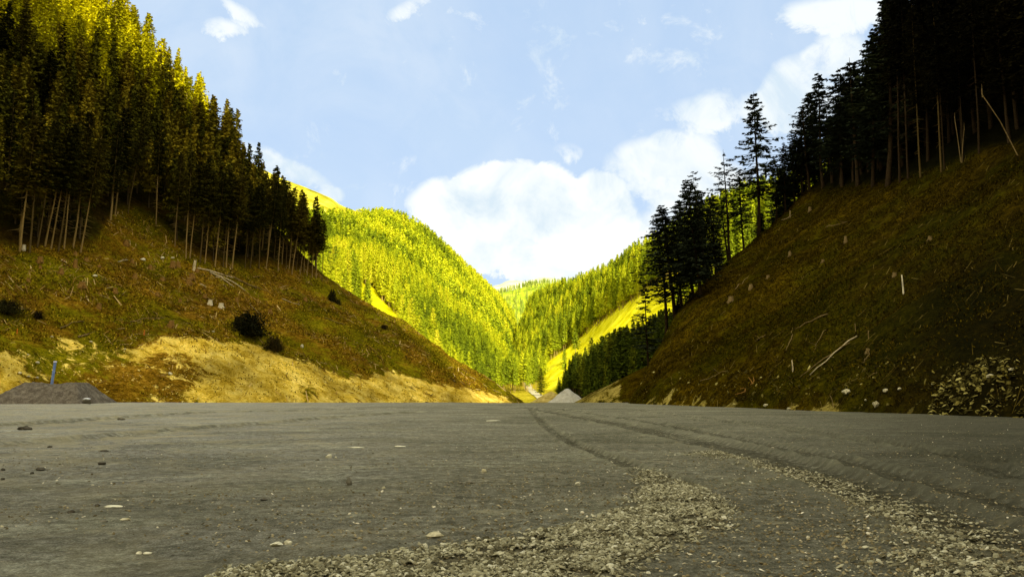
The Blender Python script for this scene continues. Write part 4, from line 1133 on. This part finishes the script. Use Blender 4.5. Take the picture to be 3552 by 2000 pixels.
for q in [(877, 406, 8, 6, 'pale boulder leaning at the foot of the right slope'), (886, 391, 6, 4, 'white boulder on the dark bank, left of its neighbour'), (899.5, 390, 5, 3, 'white boulder on the dark bank, right of its neighbour'),
          (847.5, 393, 10, 6, 'ochre boulder, biggest on the right bank'), (789, 409, 4, 2.5, 'small pale stone at the road edge below the bank'), (766, 405.5, 5, 3, 'ochre stone in the cut bank'), (866, 400, 3, 2, 'tiny pale stone between the boulders'), (1012, 370, 6, 3, 'pale slab high on the scree'), (933, 384, 4, 2, 'small pale slab at the scree edge'), (990, 377, 9, 4, 'long flat slab on top of the scree')]:
    rock(*q[:4], yellow_rock, q[4], Hright, 30, 200, name='boulder', cat='boulder', group=gr3)

wood_dim = simple('dead_wood_brown', (0.13, 0.085, 0.025), (0.30, 0.21, 0.08), 4)
# stumps ---------------------------------------------------------------
bark_st = simple('stump_bark', (0.12, 0.06, 0.01), (0.38, 0.21, 0.05), 5)
cut_st = simple('stump_cut', (0.32, 0.22, 0.08), (0.62, 0.46, 0.2), 9)
cut_wh = simple('stump_cut_fresh', (0.55, 0.45, 0.25), (0.88, 0.78, 0.5), 9)
def stump(px, py, wpx, hpx, fn, label, group, fresh=False, d1=300):
    p = hit(px, py, fn, 40, d1)
    if p is None: print('no stump', px, py); return
    r = max(wpx * p[1] / F / 2, 0.18); h = hpx * p[1] / F
    rg = np.random.default_rng(int(px * 3 + py * 5))
    t = empty('tree_stump', p)
    V, Fc = tube([(0, 0, -0.5), (0, 0, 0.05), (0.02, 0, h * 0.5), (0.03, 0.02, h)], [r * 1.5, r * 1.3, r, r * 0.93], 10, False, 0.25, rg)
    lst = [(V, Fc)]
    for k in range(4):                                  # root flares
        a = rg.uniform(0, 6.28)
        lst.append(tube([(math.cos(a) * r * 0.6, math.sin(a) * r * 0.6, 0.3 * h), (math.cos(a) * r * 1.9, math.sin(a) * r * 1.9, -0.15)], [r * 0.3, r * 0.12], 5, False))
    link('trunk', tubes_mesh('trunk', lst, cut_wh if fresh else (bark_st if fn is Hleft else wood_dim)), t)
    V, Fc = tube([(0.03, 0.02, h * 0.98), (0.03, 0.02, h * 1.03)], [r * 0.9, r * 0.86], 10, True, 0.15, rg)
    link('cut_face', tubes_mesh('cut_face', [(V, Fc)], cut_wh if fresh else cut_st, False), t)
    tag(t, label, 'tree stump', group)
SG = 'tree stumps on the left hillside'
for q in [(40, 261.5, 5, 5, 'wide brown stump on the upper left slope'), (40, 268, 3, 3, 'small stump straight below the wide brown one'), (61, 273, 4, 5, 'stump right of and below the small one at upper left'), (75, 267, 4, 8, 'tall pale brown stump near the front stems'),
          (75, 254.5, 3.4, 3.6, 'stump right behind the tall pale brown one, close to the forest'), (126, 244.5, 5, 5, 'stump in the forest gap'), (99, 266.5, 3, 2, 'low stump right of the tall pale brown one'), (115, 291.5, 4, 4, 'greenish stump in the middle of the left slope'),
          (82, 286, 6, 4.5, 'splintered stump on the left slope'), (135, 277.5, 4, 4, 'stump below the left white rock'), (162, 280, 4, 3, 'stump below the right white rock'), (172.5, 267, 5, 6, 'thick stump in a clump left of the snag'), (178, 266, 4, 4.5, 'stump sharing a clump with the thick one'),
          (192, 278, 5, 5, 'stump just below the fallen poles start'), (188.5, 283, 5, 5, 'stump touching the one below the poles'), (157, 295, 4, 3, 'low reddish stump mid slope'), (171, 325.5, 5, 5, 'dark stump above the sandy bank'), (99, 307, 4, 4, 'reddish stump on the lower left slope'),
          (197, 271.5, 4, 3, 'stump at the foot of the snag'), (236.5, 300, 3, 2.5, 'pale stump right of the bright cut pair'), (86, 260, 4, 3, 'stump below the brightest leaning stem'), (205, 297, 3.5, 3.5, 'stump up slope from the bright cut pair'), (150, 268, 3, 3, 'small stump below the white rocks'),
          (64, 262, 3, 3, 'small stump below the front stems'), (28, 281, 3, 3, 'small dark stump at far left'), (132, 262, 3.4, 3, 'low stump left of the white rocks'), (180, 301, 3, 3, 'small stump far below the clump'), (270, 312, 3.4, 3, 'stump on the green strip right of the bright pair'), (305, 300, 3.4, 3.4, 'stump near the right end of the left slope')]:
    stump(*q[:4], Hleft, q[4], SG)
for q in [(221, 307, 4.4, 4.2, 'bright freshly cut stump, right one of the pair above the dark bush'), (210, 304, 4.4, 4.4, 'freshly cut stump, left one of the pair above the dark bush')]:
    stump(*q[:4], Hleft, q[4], SG, True)
stump(23.6, 250, 3.4, 5.5, Hleft, 'tall torn pale stump at the foot of the leftmost stems', SG, True)
SG2 = 'stumps on the right hillside'
for q in [(845.6, 242, 3, 6, 'pale grey stump high on the right slope'), (810, 210.5, 3, 4, 'small orange stump under the skyline spruces'), (790, 256, 3, 5, 'thin grey stump in the middle of the right slope'), (894.7, 276, 4, 4, 'short stump left of the white post'), (731, 301, 5, 5, 'pale root stump near the left edge of the right slope'),
          (751, 288, 4, 4, 'ochre stump just right of the root stump'), (768, 278, 3, 3, 'small ochre stump uphill of the ochre one'), (823, 262, 3, 3, 'dim stump on the right slope'), (930, 240, 4, 4, 'brown stump high in the dark corner of the slope'), (868, 352, 3, 4, 'thin stump beside the fallen poles')]:
    stump(*q[:4], Hright, q[4], SG2, False, 200)

# fallen poles and snags -------------------------------------------------
wood_pale = simple('dead_wood_pale', (0.34, 0.26, 0.12), (0.66, 0.54, 0.3), 4)
wood_red = simple('root_wood', (0.22, 0.10, 0.02), (0.46, 0.24, 0.06), 4)
def pole(a, b, wpx, fn, mat, label, group, name='fallen_log', lift=0.15, cat='log', twigs=0, d0=40, d1=300):
    A = hit(*a, fn, d0, d1); B = hit(*b, fn, d0, d1)
    if A is None or B is None: print('no pole', label); return
    r = wpx * A[1] / F / 2
    n = 7; pts = []
    rg = np.random.default_rng(int(a[0] * 9))
    for i in range(n):
        t = i / (n - 1); q = A * (1 - t) + B * t
        q[2] = max(q[2], float(fn(np.array([q[0]]), np.array([q[1]]))[0])) + lift
        pts.append(q)
    o = empty(name, A)
    P = np.array(pts) - A
    P[1:-1] += rg.normal(size=(n - 2, 3)) * 0.06
    lst = [tube(P, np.linspace(r, r * 0.55, n), 7, True, 0.1, rg)]
    link('stem', tubes_mesh('stem', lst, mat), o)
    for k in range(twigs):
        t = rg.uniform(0.3, 0.95); q = P[0] * (1 - t) + P[-1] * t; e = q + rg.normal(size=3) * np.array((0.8, 0.8, 0.4)); e[2] = q[2] + abs(e[2] - q[2])
        link('branch', tubes_mesh('branch', [tube([q, e], [r * 0.4, r * 0.12], 5, True)], mat), o)
    tag(o, label, cat, group)
LG = 'fallen poles on the left hillside'
for q in [((197.5, 268.5), (233, 278), 2.2, wood_pale, 'long pale fallen pole starting at the snag'), ((210, 272.5), (245, 291), 1.7, wood_pale, 'pale fallen pole slanting most steeply downhill'), ((221, 275), (266, 291), 1.4, wood_dim, 'dim fallen pole reaching furthest right'),
          ((216, 277), (234, 287), 1.3, wood_pale, 'short pale pole under the crossing ones'), ((236, 279), (256, 288), 1.3, wood_dim, 'thin brown pole along the lane edge'), ((199.6, 284), (206, 287.5), 1.6, wood_pale, 'short bent pale branch below the fallen poles'),
          ((78, 337.5), (89, 334), 2.2, wood_dim, 'short thick log above the sandy bank'), ((60, 328), (84, 322), 1.2, wood_dim, 'thin log on the lower left slope'), ((130, 322), (165, 318), 1.1, wood_dim, 'long thin pole lying level across the left slope'), ((250, 305), (262, 316), 1.1, wood_dim, 'thin branch pointing at the dark bush'),
          ((282, 299), (300, 305), 1.1, wood_pale, 'thin pale branch on the green strip'), ((325, 318), (345, 325), 1.1, wood_dim, 'thin branch near the end of the left slope'), ((118, 262), (128, 260), 1.2, wood_pale, 'short pale branch below the forest gap')]:
    pole(q[0], q[1], q[2], Hleft, q[3], q[4], LG, twigs=2)
LG2 = 'fallen poles on the right hillside'
for q in [((857, 337.5), (810, 376), 1.6, wood_pale, 'bright straight fallen pole across the right slope'), ((850, 344), (800, 378), 1.3, wood_dim, 'duller pole lying alongside the bright straight one'), ((828, 315), (795, 330), 1.5, wood_dim, 'brown rotten log above the bright pole'), ((826, 331), (815, 348), 0.8, wood_dim, 'thin stick above the middle of the bright pole'),
          ((793, 335), (786, 352), 0.8, wood_dim, 'thin upright-lying stick left of the bright pole'), ((869, 354), (862, 364), 0.9, wood_dim, 'short stick right of the bright pole'), ((735, 290), (748, 278), 1.0, wood_dim, 'thin stick near the left edge of the right slope'), ((765, 336), (755, 342), 1.2, wood_dim, 'short broken branch low on the right slope'),
          ((877, 373), (868, 379), 1.0, wood_dim, 'short branch above the boulders'), ((700, 382), (726, 372), 0.8, wood_dim, 'thin branch above the cut bank'), ((826, 228), (848, 222), 1.0, wood_dim, 'dark branch high on the right slope')]:
    pole(q[0], q[1], q[2], Hright, q[3], q[4], LG2, twigs=1, d1=200)

def stake(px, py, top, wpx, fn, mat, label, name, cat, tipx=None, jag=True, d1=300):
    p = hit(px, py, fn, 40, d1)
    if p is None: print('no stake', label); return
    h = (py - top) * p[1] / F; r = wpx * p[1] / F / 2; dx = ((tipx or px) - px) * p[1] / F
    o = empty(name, p); rg = np.random.default_rng(int(px))
    link('stem', tubes_mesh('stem', [tube([(0, 0, -0.4), (dx * 0.5, 0, h * 0.5), (dx, 0.02, h * 0.9)], [r, r * 0.9, r * 0.7], 8, True, 0.1, rg)], mat), o)
    if jag:
        lst = [tube([(dx + math.cos(a) * r * 0.4, math.sin(a) * r * 0.4, h * 0.86), (dx + math.cos(a) * r * 0.6, math.sin(a) * r * 0.6, h * f)], [r * 0.45, 0.01], 5, True) for a, f in ((0.3, 1.06), (2.2, 0.98), (4.2, 1.0))]
        link('splintered_top', tubes_mesh('splintered_top', lst, mat), o)
    tag(o, label, cat)
stake(193.8, 270, 259.5, 3.4, Hleft, wood_pale, 'pale broken snag at the edge of the left forest beside the fallen poles', 'snag', 'snag', 194.6)
stake(903.6, 293.5, 272, 1.6, Hright, cut_wh, 'thin white post standing alone on the right slope', 'post', 'post', 903, False, 200)
stake(793.2, 371, 359.5, 1.6, Hright, wood_pale, 'short pale broken post low on the right slope', 'post', 'post', 792.4, True, 200)
stake(868.5, 338, 329, 1.0, Hright, wood_dim, 'thin brown stick standing upright right of the fallen pole', 'stick', 'stick', 868.8, False, 200)
stake(855.5, 331, 322, 0.9, Hright, wood_dim, 'thin brown stick standing upright above the fallen pole', 'stick', 'stick', 855.5, False, 200)
stake(834, 406, 394, 0.9, Hright, wood_dim, 'thin upright stick at the foot of the right slope', 'stick', 'stick', 831, False, 200)
orange = simple('orange_paint', (0.5, 0.09, 0.01), (0.8, 0.2, 0.03), 8)
stake(17, 333, 328, 0.9, Hleft, orange, 'small orange survey stake on the far left slope', 'stake', 'stake', 17, False)
stake(144, 334.5, 329, 0.9, Hleft, orange, 'small orange survey stake above the sandy bank', 'stake', 'stake', 144, False)
# bare leaning stems in front of the black wood
for bx, by, tx, ty, lab in [(1019, 155, 986, 83, 'long bare stem leaning left in front of the black wood'), (961, 162, 958, 112, 'bare pole leaning left, crossing another beside the black wood'), (961.5, 163, 967, 122, 'bare pole leaning right, crossing another beside the black wood')]:
    stake(bx, by, ty, 0.8 if bx < 1000 else 1.0, Hright, wood_dim, lab, 'dead_tree', 'dead tree', tx, True, 220)

# antler shaped root and the torn root on the right slope
def root_wad(px, py, s, fn, mat, label, rays, d1=220):
    p = hit(px, py, fn, 40, d1)
    if p is None: print('no root'); return
    k = s * p[1] / F
    o = empty('root_wad', p)
    for r_ in rays:
        pts = [(x * k, 0.1 * i, z * k) for i, (x, z) in enumerate(r_)]
        link('root', tubes_mesh('root', [tube(pts, np.linspace(0.13, 0.04, len(pts)) * k * 1.1, 6, True)], mat), o)
    tag(o, label, 'root')
root_wad(790, 217.5, 4, Hright, cut_st, 'antler shaped pale root high on the right slope', [[(0, -0.2), (0.1, 0.9), (0.2, 2.0)], [(0, 0.3), (-0.9, -0.2), (-2.2, -0.5)], [(0.1, 0.8), (0.5, 0.6), (0.6, -0.3)]])
root_wad(753, 383, 5, Hright, wood_red, 'orange torn root sticking out of the right cut bank', [[(0, -0.3), (-0.3, 0.6), (-0.8, 1.3)], [(0, 0), (0.8, -0.1), (1.6, 0.2)], [(0, 0), (0.3, 0.7), (0.2, 1.3)], [(-0.1, 0), (-1.2, -0.8), (-2.5, -1.0)]])
root_wad(745, 391, 4, Hright, wood_red, 'long reddish root hanging along the right cut bank', [[(0, 0), (-1, -0.4), (-2.4, -0.7)], [(0, 0), (1, 0.2), (2, 0.6)], [(0, 0), (0.2, 0.8)]])

# bushes -----------------------------------------------------------------
bush_m = foliage('bush_leaves', [(0.2, (0.010, 0.011, 0.003)), (0.8, (0.05, 0.045, 0.010))])
bush_b = foliage('bush_brown', [(0.2, (0.02, 0.015, 0.004)), (0.8, (0.06, 0.045, 0.01))])
def bush(px, py, wpx, hpx, fn, mat, label, d1=300, n=3200):
    p = hit(px, py, fn, 40, d1)
    if p is None: print('no bush'); return
    W = wpx * p[1] / F / 2; H = hpx * p[1] / F
    rg = np.random.default_rng(int(px + py)); o = empty('bush', p)
    a = rg.uniform(0, 6.28, n); rr = np.sqrt(rg.random(n)); zz = rg.random(n)
    prof = np.sqrt(np.clip(1 - (zz * 0.95) ** 2, 0, 1)) * (0.75 + 0.3 * np.sin(3 * a + px) + 0.2 * np.sin(7 * a + py) + 0.15 * rg.normal(size=n))
    P = np.stack([np.cos(a) * rr * prof * W, np.sin(a) * rr * prof * W, zz * H * (0.75 + 0.35 * np.sin(2 * a) * rr) + 0.5 * H * 0 - 0.1], -1)
    s = 0.045 * (W + H)
    A = rg.normal(size=(n, 3)); B = rg.normal(size=(n, 3))
    A = A / np.linalg.norm(A, axis=1)[:, None] * s * 1.6; B = B / np.linalg.norm(B, axis=1)[:, None] * s * 0.7
    V = np.stack([P - A / 2, P + B / 2, P + A / 2, P - B / 2], 1)
    link('leaves', mesh_np('leaves', V.reshape(-1, 3), np.arange(4 * n).reshape(-1, 4), mat), o)
    st = [tube([(0, 0, -0.3), (math.cos(q) * W * 0.5, math.sin(q) * W * 0.5, H * 0.8)], [0.06, 0.02], 5, False) for q in rg.uniform(0, 6.28, 9)]
    link('stems', tubes_mesh('stems', st, bark_dark), o)
    tag(o, label, 'bush')
bush(250, 335, 42, 24, Hleft, bush_m, 'large dark bush above the bare sandy mound')
bush(238, 327, 14, 12, Hleft, bush_m, 'smaller dark bush grown against the left of the large one')
bush(274, 350, 24, 14, Hleft, bush_b, 'brown dark bush just below right of the large bush')
bush(332, 301, 10, 12, Hleft, bush_m, 'small dark bush at the right end of the left slope')
bush(338, 304, 8, 6, Hleft, bush_m, 'low dark bush next to the small one at the slope end')
bush(384, 328, 10, 4, Hleft, bush_b, 'low brown bush on the crest of the left slope')
bush(38, 318, 12, 8, Hleft, bush_b, 'dark patchy shrub on the far left slope')
bush(6, 312, 30, 13, Hleft, bush_m, 'broad black shrub at the left edge of the photo')

# heaps --------------------------------------------------------------------
def heap(name, cx, cy, rx, ry, fn_h, mat, label, z0=0.0, n=90):
    a = np.linspace(-1, 1, n); U_, V_ = np.meshgrid(a, a)
    h = fn_h(U_, V_)
    X = cx + U_ * rx; Y = cy + V_ * ry
    h = np.maximum(h, -0.3)
    Zz = z0 + h + np.clip(h, 0, 0.5) * (0.8 * fbm(X / 1.2, Y / 1.2, 4, 200) + 0.25 * vn(X / 0.3, Y / 0.3, 201))
    o = link(name, grid_mesh(name, np.stack([X, Y, Zz], -1), mat, True))
    return tag(o, label, 'gravel heap')
hm1, nt, b = newmat('heap_gravel_dark')
f = math_(nt, 'ADD', math_(nt, 'MULTIPLY', noise(nt, 1.2, 7, 0.75), 0.6), math_(nt, 'MULTIPLY', noise(nt, 9, 4, 0.7), 0.4))
nt.links.new(ramp(nt, f, [(0.38, (0.07, 0.055, 0.036)), (0.5, (0.15, 0.125, 0.085)), (0.63, (0.30, 0.26, 0.18))]), b.inputs['Base Color']); bump(nt, b, f, 0.9, 0.25)
hm2, nt, b = newmat('heap_gravel_pale')
f = math_(nt, 'ADD', math_(nt, 'MULTIPLY', noise(nt, 0.8, 7, 0.7), 0.6), math_(nt, 'MULTIPLY', noise(nt, 6, 4, 0.7), 0.4))
nt.links.new(ramp(nt, f, [(0.35, (0.26, 0.24, 0.16)), (0.5, (0.42, 0.39, 0.28)), (0.66, (0.56, 0.52, 0.39))]), b.inputs['Base Color']); bump(nt, b, f, 0.7, 0.3)
hm3, nt, b = newmat('heap_earth')
f = noise(nt, 0.8, 7, 0.7)
nt.links.new(ramp(nt, f, [(0.35, (0.25, 0.18, 0.03)), (0.65, (0.55, 0.42, 0.12))]), b.inputs['Base Color']); bump(nt, b, f, 0.7, 0.3)
dH = 112.0; sH = dH / F
c0 = (59 - 512) * sH * 1.0
def h1(u, v):
    x = u * 52 * sH * 1.02                              # metres from centre
    top = np.interp(u, [-1, -0.62, -0.42, -0.3, 0.0, 0.2, 0.45, 0.62, 0.86, 1.0], [-0.1, 1.6, 2.75, 2.7, 2.55, 2.2, 2.75, 2.75, 0.7, -0.2])
    e = np.interp(np.abs(v), [0, 0.25, 1.0], [1, 0.98, -0.08])
    return np.minimum(top, 2.9 * e) if True else top
heap('gravel_heap', c0, dH - 1, 50 * sH, 5.5, h1, hm1, 'dark grey flat topped gravel heap at the far left edge of the plateau')
def cone(h, k=1.15):
    return lambda u, v: h * (1 - np.sqrt(u * u + v * v + 0.004) * k)
p2 = at(566, 402, 190)
heap('gravel_heap', p2[0] + 0.3, 190, 24 * 190 / F * 1.35, 9, cone(5.6, 1.1), hm2, 'pale grey pointed gravel heap beyond the plateau edge in the valley', z0=-3.0)
p3 = at(551, 398, 240)
heap('earth_heap', p3[0], 240, 17 * 240 / F * 1.2, 7, cone(3.0), hm3, 'low brown earth heap behind the pale pointed one', z0=-1.2)
# blue pole on the heap
blue = simple('blue_paint', (0.10, 0.15, 0.27), (0.20, 0.27, 0.40), 3, 0.1, 0.01, 0.5)
pA = at(51.7, 384, dH); pB = at(55.2, 361.5, dH)
o = empty('blue_pole', pA)
dv = pB - pA
link('pole', tubes_mesh('pole', [tube([-0.2 * dv, dv], [0.17, 0.17], 12, True)], blue), o)
capm = simple('white_plastic', (0.6, 0.6, 0.6), (0.8, 0.8, 0.78), 3, 0.1, 0.01, 0.5)
link('cap', tubes_mesh('cap', [tube([dv * 0.985, dv * 1.045], [0.21, 0.21], 12, True)], capm), o)
tag(o, 'leaning blue pole with a white cap standing in the dark heap', 'pole')
# white topped block by the heap
pK = ground(87, 403.5); pK[2] = 0.0
rm = rock_mesh('block', 3, dark_rock, 1.25, 0.8, 0.7, 3, 0.15); o = empty('stone_block', pK)
q = link('base', rm, o); q.location = (0, 0, 0.28)
q = link('top', rock_mesh('top', 5, simple('white_block_top', (0.8, 0.8, 0.75), (0.95, 0.95, 0.9), 3), 1.1, 0.75, 0.3, 3, 0.1), o); q.location = (-0.03, -0.03, 0.62)
tag(o, 'dark block with a bright white top lying before the dark gravel heap', 'block')

# road in the valley ---------------------------------------------------------
rdm = simple('pale_road_dust', (0.5, 0.44, 0.24), (0.7, 0.62, 0.36), 0.8, 0.3, 0.05, local=False)
cl_ = np.array([(8, 150), (9, 200), (10, 240), (10.4, 270), (10, 300), (9.3, 340), (8.8, 400), (8.5, 480.)])
tsm = np.linspace(0, len(cl_) - 1, 120)
C2 = cubic_rows(cl_, 120); dC = np.gradient(C2, axis=0); nn = np.stack([-dC[:, 1], dC[:, 0]], -1); nn /= np.linalg.norm(nn, axis=1)[:, None]
RW = np.stack([C2 + nn * w_ for w_ in np.linspace(-1.7, 1.7, 6)], 1)
zr = Hfloor(C2[:, 0], C2[:, 1])[:, None] + 0 * RW[..., 0] + 0.25
tag(link('road', grid_mesh('road', np.dstack([RW, zr]), rdm)), 'pale dirt road running up the valley', 'road', kind='structure')
# ------------------------------------------------------------------ the sky and sun
SUN_AZ = R(163)            # clockwise from +Y: behind the camera, a little to the right
SUN_EL = R(25)
sdir = Vector((math.sin(SUN_AZ) * math.cos(SUN_EL), math.cos(SUN_AZ) * math.cos(SUN_EL), math.sin(SUN_EL)))
sl = bpy.data.lights.new('sun', 'SUN'); sl.energy = 5.0; sl.angle = R(0.5); sl.color = (1.0, 0.93, 0.78)
so = bpy.data.objects.new('sun', sl); COL.objects.link(so)
so.rotation_euler = sdir.to_track_quat('Z', 'Y').to_euler(); so.location = (100, -200, 300)

w = bpy.data.worlds.new('World'); scene.world = w; w.use_nodes = True
nt = w.node_tree
bg = nt.nodes['Background']
sky = nt.nodes.new('ShaderNodeTexSky'); sky.sky_type = 'NISHITA'; sky.sun_disc = False
sky.sun_elevation = SUN_EL; sky.sun_rotation = SUN_AZ; sky.altitude = 1200; sky.air_density = 1.0; sky.dust_density = 1.2; sky.ozone_density = 1.5
g = nt.nodes.new('ShaderNodeTexCoord').outputs['Generated']
sep = nt.nodes.new('ShaderNodeSeparateXYZ'); nt.links.new(g, sep.inputs[0])
yy = math_(nt, 'MAXIMUM', sep.outputs[1], 0.08)
U = math_(nt, 'DIVIDE', sep.outputs[0], yy); Vv = math_(nt, 'DIVIDE', sep.outputs[2], yy)
nA = noise(nt, 7, 8, 0.6, g, 0.3)
nB = noise(nt, 15, 9, 0.68, g, 0.5)
warp = math_(nt, 'SUBTRACT', nA, 0.5)
U2 = math_(nt, 'MULTIPLY_ADD', warp, 0.05, U)
V2 = math_(nt, 'MULTIPLY_ADD', math_(nt, 'SUBTRACT', nB, 0.5), 0.07, Vv)
def blob(px, py, rx, ry, s, slant=0.0):
    cu, cv = ray(px, py)
    du = math_(nt, 'SUBTRACT', U2, cu); dv = math_(nt, 'SUBTRACT', V2, cv)
    if slant: dv = math_(nt, 'MULTIPLY_ADD', du, -slant, dv)
    a = math_(nt, 'POWER', math_(nt, 'ABSOLUTE', math_(nt, 'DIVIDE', du, rx / F)), 2.0)
    b = math_(nt, 'POWER', math_(nt, 'ABSOLUTE', math_(nt, 'DIVIDE', dv, ry / F)), 2.0)
    d = math_(nt, 'SUBTRACT', 1.0, math_(nt, 'ADD', a, b), clamp=True)
    return math_(nt, 'MULTIPLY', d, s)
dense = None
for q in [(450, 200, 48, 30, 1.5), (505, 188, 62, 34, 2.2), (548, 192, 34, 34, 1.8), (520, 225, 92, 48, 1.7), (600, 205, 42, 40, 2.4), (600, 240, 66, 44, 2.0), (470, 225, 60, 44, 1.6), (625, 262, 60, 40, 1.8),
          (500, 262, 120, 22, 1.3), (590, 268, 100, 26, 1.8)]:
    b_ = blob(*q); dense = b_ if dense is None else math_(nt, 'ADD', dense, b_)
soft = None
for q in [(660, 168, 66, 40, 1.5), (700, 200, 66, 60, 1.5), (640, 250, 55, 40, 1.6), (690, 150, 46, 30, 1.0), (222, 30, 36, 15, 1.1), (238, 10, 40, 14, 0.8, -0.5), (402, 12, 46, 18, 0.7, 0.5), (285, 168, 62, 18, 1.3, -0.45), (332, 195, 16, 12, 0.9), (395, 40, 20, 40, .35), (565, 150, 22, 12, 0.45), (705, 112, 44, 22, 0.9), (722, 95, 34, 14, 0.5),
          (805, 92, 56, 50, 1.5), (840, 60, 46, 40, 1.3), (770, 110, 40, 30, 0.9), (850, 14, 90, 26, 1.3), (370, 185, 40, 8, 0.3)]:
    b_ = blob(*q); soft = b_ if soft is None else math_(nt, 'ADD', soft, b_)
hole = blob(548, 242, 34, 17, 0.9)
dense = math_(nt, 'SUBTRACT', dense, math_(nt, 'MULTIPLY', hole, 1.1))
dd = math_(nt, 'ADD', math_(nt, 'MULTIPLY', math_(nt, 'MINIMUM', dense, 1.3), 1.0), math_(nt, 'MULTIPLY', math_(nt, 'SUBTRACT', nB, 0.5), 2.3))
cd = ramp(nt, dd, [(0.02, 0.0), (0.85, 1.0)], 'EASE')
sd = math_(nt, 'ADD', math_(nt, 'MINIMUM', soft, 1.0), math_(nt, 'MULTIPLY', math_(nt, 'SUBTRACT', nB, 0.5), 3.2))
cs = ramp(nt, sd, [(0.05, 0.0), (1.5, 0.9)], 'EASE')
front = math_(nt, 'GREATER_THAN', sep.outputs[1], 0.1)
# thin high cloud everywhere, and clouds added behind the viewer for fill light
thin = ramp(nt, noise(nt, 2.2, 7, 0.6, g, 0.8), [(0.42, 0.0), (0.75, 0.32)])
rest = math_(nt, 'MULTIPLY', math_(nt, 'SUBTRACT', 1.0, front), ramp(nt, noise(nt, 3.5, 7, 0.6, g, 0.2), [(0.38, 0.0), (0.5, 0.95)]))
cl = math_(nt, 'MAXIMUM', math_(nt, 'MULTIPLY', front, math_(nt, 'MAXIMUM', cd, cs)), math_(nt, 'MAXIMUM', thin, rest))
SKY_GAIN = 0.13
tint = mix(nt, 1.0, sky.outputs[0], (1.0, 1.0, 1.0), 'MULTIPLY')
base = mix(nt, 0.85, tint, tuple(c / SKY_GAIN for c in (0.555, 0.74, 1.0)))
lowglow = ramp(nt, Vv, [(0.0, 1.0), (0.5, 0.0)])
base = mix(nt, math_(nt, 'MULTIPLY', lowglow, 0.35), base, tuple(c / SKY_GAIN for c in (0.74, 0.85, 1.0)))
shade = ramp(nt, noise(nt, 9, 6, 0.6, g, 0.6), [(0.38, (0.74, 0.84, 0.96)), (0.48, (0.92, 0.96, 1.01)), (0.56, (1.04, 1.04, 1.04))])
cloudc = mix(nt, 1.0, shade, tuple(c / SKY_GAIN for c in (0.98, 1.02, 1.0)), 'MULTIPLY')
cloudc = mix(nt, front, tuple(q / SKY_GAIN for q in (2.7, 2.45, 1.9)), cloudc)   # unseen clouds behind the viewer, brightened as fill light
col = mix(nt, cl, base, cloudc)
nt.links.new(col, bg.inputs['Color']); bg.inputs['Strength'].default_value = SKY_GAIN

scene.view_settings.view_transform = 'Standard'; scene.view_settings.look = 'None'
scene.view_settings.exposure = 0; scene.view_settings.gamma = 1
scene.render.engine = 'CYCLES'
scene.cycles.max_bounces = 4; scene.cycles.diffuse_bounces = 2
scene.render.resolution_x = 1024; scene.render.resolution_y = 576
